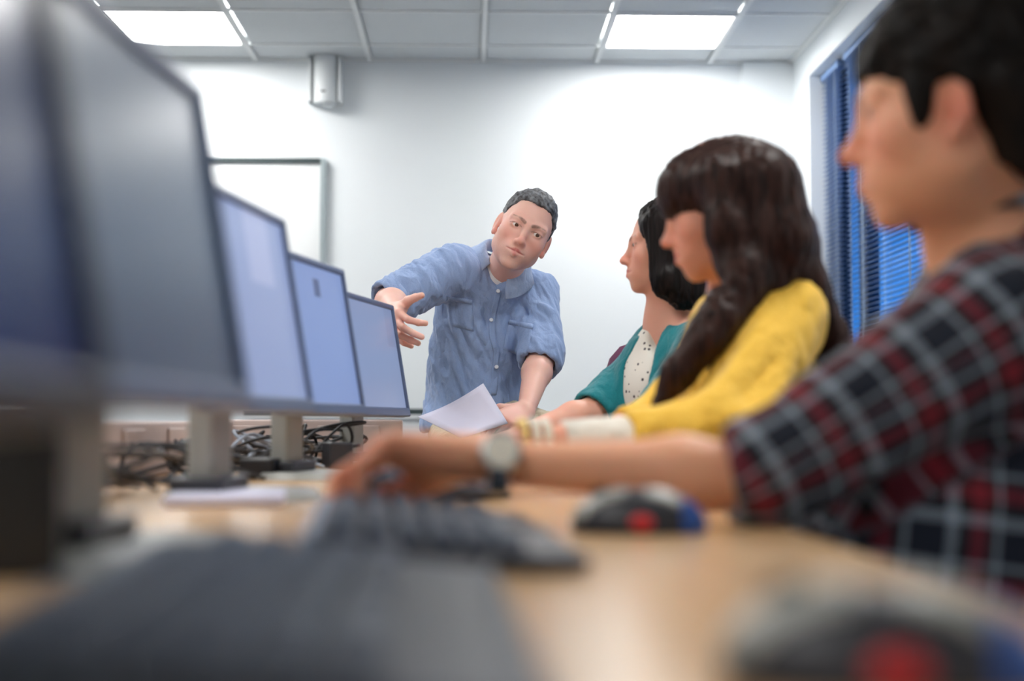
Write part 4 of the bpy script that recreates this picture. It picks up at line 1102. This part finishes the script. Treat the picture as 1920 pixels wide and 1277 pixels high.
# ---- boy in plaid
def build_boy():
    s = 1.02; pt = math.radians(5); ang = math.radians(19); d0 = 1.43
    f = A(-math.cos(pt)*math.cos(ang), math.cos(pt)*math.sin(ang), -math.sin(pt)); u = A(-math.sin(pt), 0, math.cos(pt)); R = head_frame(f, u)
    near = W(1795, 228, d0); o = near+A(.0, .07, 0)   # the visible ear lies on the near side
    o = W(1795, 228, d0)*1.0; pel = A(.72, 1.52, .56)
    th = thing('person', 'person with short dark hair in a plaid shirt and silver watch, nearest in profile', 'person', (pel[0], pel[1], 0))
    nb = W(1880, 440, 1.50); ch = W(1890, 760, 1.55)
    sn, sf = W(1880, 610, 1.40), W(1860, 540, 1.70)
    en, wn_ = W(1420, 892, 1.37), W(915, 868, 1.38)
    ef, wf = W(1500, 960, 1.72), W(1330, 930, 1.62)
    P = [(op, xf(g, o, R, s), k) for op, g, k in head_prims(.8, 0, .72)]
    P += [U(cap(o+s*(A(0, -.03, -.035)@R), nb, .048, .056), .02), U(cap(o+s*(A(0, .01, -.06)@R), nb+A(-.03, 0, -.01), .042, .055), .02)]
    P += [U(cap(nb, sn, .05, .05), .04), U(cap(nb, sf, .05, .05), .04), U(ell(ch, A(.10, .15, .18)), .05), U(cap(ch, pel, .1, .12), .06)]
    P += arm_prims(sn, en, wn_, .76)+arm_prims(sf, ef, wf, .9)
    P += hand_prims(wn_+A(-.005, 0, 0.004), A(-1, .05, .10), A(0, 1, -.2), A(0, -.2, -1), [(42, 42, 28), (42, 44, 28), (42, 44, 28), (44, 44, 28)], [(.8, .2, .45), (.9, .0, .4), (.95, -.1, .3)], 1.08)
    P += hand_prims(wf, A(-1, -.1, -.1), A(0, -1, 0), A(0, 0, -1), [(15, 25, 15)]*4, [(.7, .6, .3), (.9, .3, .3), (1, .1, .2)], .96)
    def colf(pos):
        C = face_color(pos, o, R, s, srgb(242, 180, 144), srgb(46, 34, 28), srgb(196, 104, 100), srgb(222, 112, 100))
        k = .5*np.exp(-(np.linalg.norm(pos-(wn_+A(-.12, 0, .0)), axis=1)/.07)**2)[:, None]; return C*(1-k)+np.array(srgb(220, 120, 100)[:3])*k
    build_body(th, P, .0042, [o, nb, sn, sf, en, wn_, ef, wf, pel, ch, wn_+A(-.2, 0, 0), wf+A(-.16, 0, 0)], .15, colf)
    add_eyes(th, o, R, s, (-.1, 1, -.05))
    def hl(L): return np.interp(L[:, 1], [-.14, -.06, -.022, -.016, 0, .014, .022, .036, .043, .051, .084, .13], [-.090, -.074, -.044, .0, .030, .030, .0, -.014, -.006, .027, .054, .060])
    def hairf(p):
        sh = ell(A(0, -.018, .056), A(.084, .110, .098))(p)
        sh = sh-.006*vnoise(p*A(45, 30, 45))-.004*vnoise(p*A(110, 60, 110), 3)
        nape = cap(A(0, -.085, .0), A(0, -.080, -.06), .05, .035)(p); sh = np.minimum(sh, nape)
        for sd in (-1, 1): sh = np.minimum(sh, cap(A(sd*.046, -.050, .02), A(sd*.040, -.062, -.07), .040, .026)(p)); sh = np.minimum(sh, ell(A(sd*.062, .035, .015), A(.014, .014, .04))(p))
        return np.maximum(sh, (hl(p)-p[:, 2]+.006*vnoise(p*120, 5))*.75)
    lo, hi = bounds([o], .2); pos, q = surf([U(xf(hairf, o, R, s), .001)], .004, lo, hi); mesh_from('hair', pos, q, M['hair_boy'], th)
    C = [U(ell(ch+A(.02, 0, 0), A(.135, .185, .22)), .05), U(cap(ch+A(.0, 0, -.04), pel+A(-.06, 0, .04), .15, .18), .06), U(cap(pel+A(-.16, -.02, .10), pel+A(-.255, -.03, .15), .14, .125), .07),
         U(cap(nb+A(.02, -.0, -.05), sn+A(.0, 0, -.005), .062, .066), .06), U(cap(nb+A(.02, .02, -.05), sf, .065, .066), .05)]
    cf = en+(wn_-en)*.10
    C += sleeve(sn, en+A(.015, 0, .006), cf, .078, .050, .040)
    C += sleeve(sf, ef, ef+(wf-ef)*.3, .07, .06, .05)
    C.append(U(ell(nb+A(.050, -.02, -.015), A(.075, .08, .055)), .03))
    C.append(SB(cap(nb+A(-.01, 0, .12), nb+A(-.01, 0, .02), .072, .062), .012))
    lo, hi = bounds([ch, pel, sn, sf, en, ef, nb, cf], .22); pos, q = surf(C, .0055, lo, hi, smooth=2)
    # cloth coordinates: along and around the nearest limb
    def armuv(a, b, p):
        ab = b-a; L_ = np.linalg.norm(ab); n = ab/L_; t_ = (p-a)@n; e = nrm(np.cross(n, A(0, 1, 0))); g = np.cross(n, e)
        q_ = p-a; return t_, np.arctan2(q_@e, -(q_@g))*.075
    cl = np.zeros((len(pos), 3)); d_arm = np.minimum(cap(sn+(en-sn)*.12, en, .0)(pos), cap(en, cf, 0)(pos)); isarm = d_arm < .105
    t_, v_ = armuv(sn, en, pos); cl[:, 0] = np.where(isarm, t_, pos[:, 0]*.9+pos[:, 1]*.5); cl[:, 1] = np.where(isarm, v_, pos[:, 2]*.35+pos[:, 0]*.0)
    cl[:, 0] = np.where(isarm, t_, (pos[:, 0]-pos[:, 2]*.12)); cl[:, 1] = np.where(isarm, v_, pos[:, 2]+pos[:, 0]*.12)
    N = vnormals(pos, q)
    F = [(W(1800, 520, 1.25), W(1560, 720, 1.2), .025, .012), (W(1850, 640, 1.25), W(1560, 830, 1.2), .025, -.012), (W(1700, 900, 1.35), W(1660, 1040, 1.35), .02, .010), (W(1560, 930, 1.3), W(1500, 1020, 1.35), .02, -.01)]
    pos = folds(pos, N, F); N = vnormals(pos, q); pos = wrinkle(pos, N, np.eye(3), (.06, .06, .09), .005, 31)
    mesh_from('plaid_shirt', pos, q, M['plaid'], th, cloth=cl)
    # collar
    bm = bmesh.new(); ctr = nb+A(-.0, 0, .02); rings = []
    for rr, zz in ((.066, .040), (.070, .072), (.086, .055), (.100, .005)):
        rings.append([bm.verts.new(ctr+A(math.cos(a)*rr, math.sin(a)*rr*1.05, zz-.25*rr*(-math.cos(a)+1)*.3)-np.array(th.location)) for a in np.linspace(-2.6, 2.6, 30)])
    for A1, B1 in zip(rings, rings[1:]):
        for k in range(29): bm.faces.new((A1[k], A1[k+1], B1[k+1], B1[k]))
    ob = obj('collar', bm, M['plaid'], th, smooth=True); at_ = ob.data.attributes.new('cloth', 'FLOAT_VECTOR', 'POINT')
    co_ = np.array([tuple(v.co) for v in ob.data.vertices]); at_.data.foreach_set('vector', np.stack([np.arctan2(co_[:, 1]-(ctr-np.array(th.location))[1], co_[:, 0]-(ctr-np.array(th.location))[0])*.09, co_[:, 2]*1.0, co_[:, 2]*0], 1).astype(np.float32).ravel())
    so_ = ob.modifiers.new('s', 'SOLIDIFY'); so_.thickness = .004
    # watch
    n = nrm(wn_-en); c = wn_-n*.012
    wt = ring_band(th, c, n, .0285, .020, M['silver'], 'watch', .004)
    a = nrm(np.cross(n, A(0, 1, 0))); 
    q_ = Vector((0, -.93, .36)).to_track_quat('Z', 'Y').to_matrix().to_4x4(); pc = c+A(0, -.93, .36)*.0325-np.array(th.location)
    bm = bmesh.new(); bmesh.ops.create_cone(bm, cap_ends=True, segments=32, radius1=.020, radius2=.0185, depth=.010, matrix=Matrix.Translation(pc) @ q_); obj('watch_case', bm, M['silver'], wt, bevel=.001)
    bm = bmesh.new(); bmesh.ops.create_cone(bm, cap_ends=True, segments=32, radius1=.0155, radius2=.0155, depth=.0105, matrix=Matrix.Translation(pc+A(0, -.93, .36)*.0008) @ q_); obj('watch_dial', bm, M['pearl'], wt)
    kn = [A(.30, 1.36, .57), A(.30, 1.62, .57)]
    legs_mesh(th, pel+A(-.03, -.09, 0), pel+A(-.03, .09, 0), kn[0], kn[1], A(.27, 1.36, .07), A(.27, 1.62, .07), M['denim'], pel, s=1.0)
    shoe_pair(th, [A(.27, 1.36, 0), A(.27, 1.62, 0)])
build_boy()
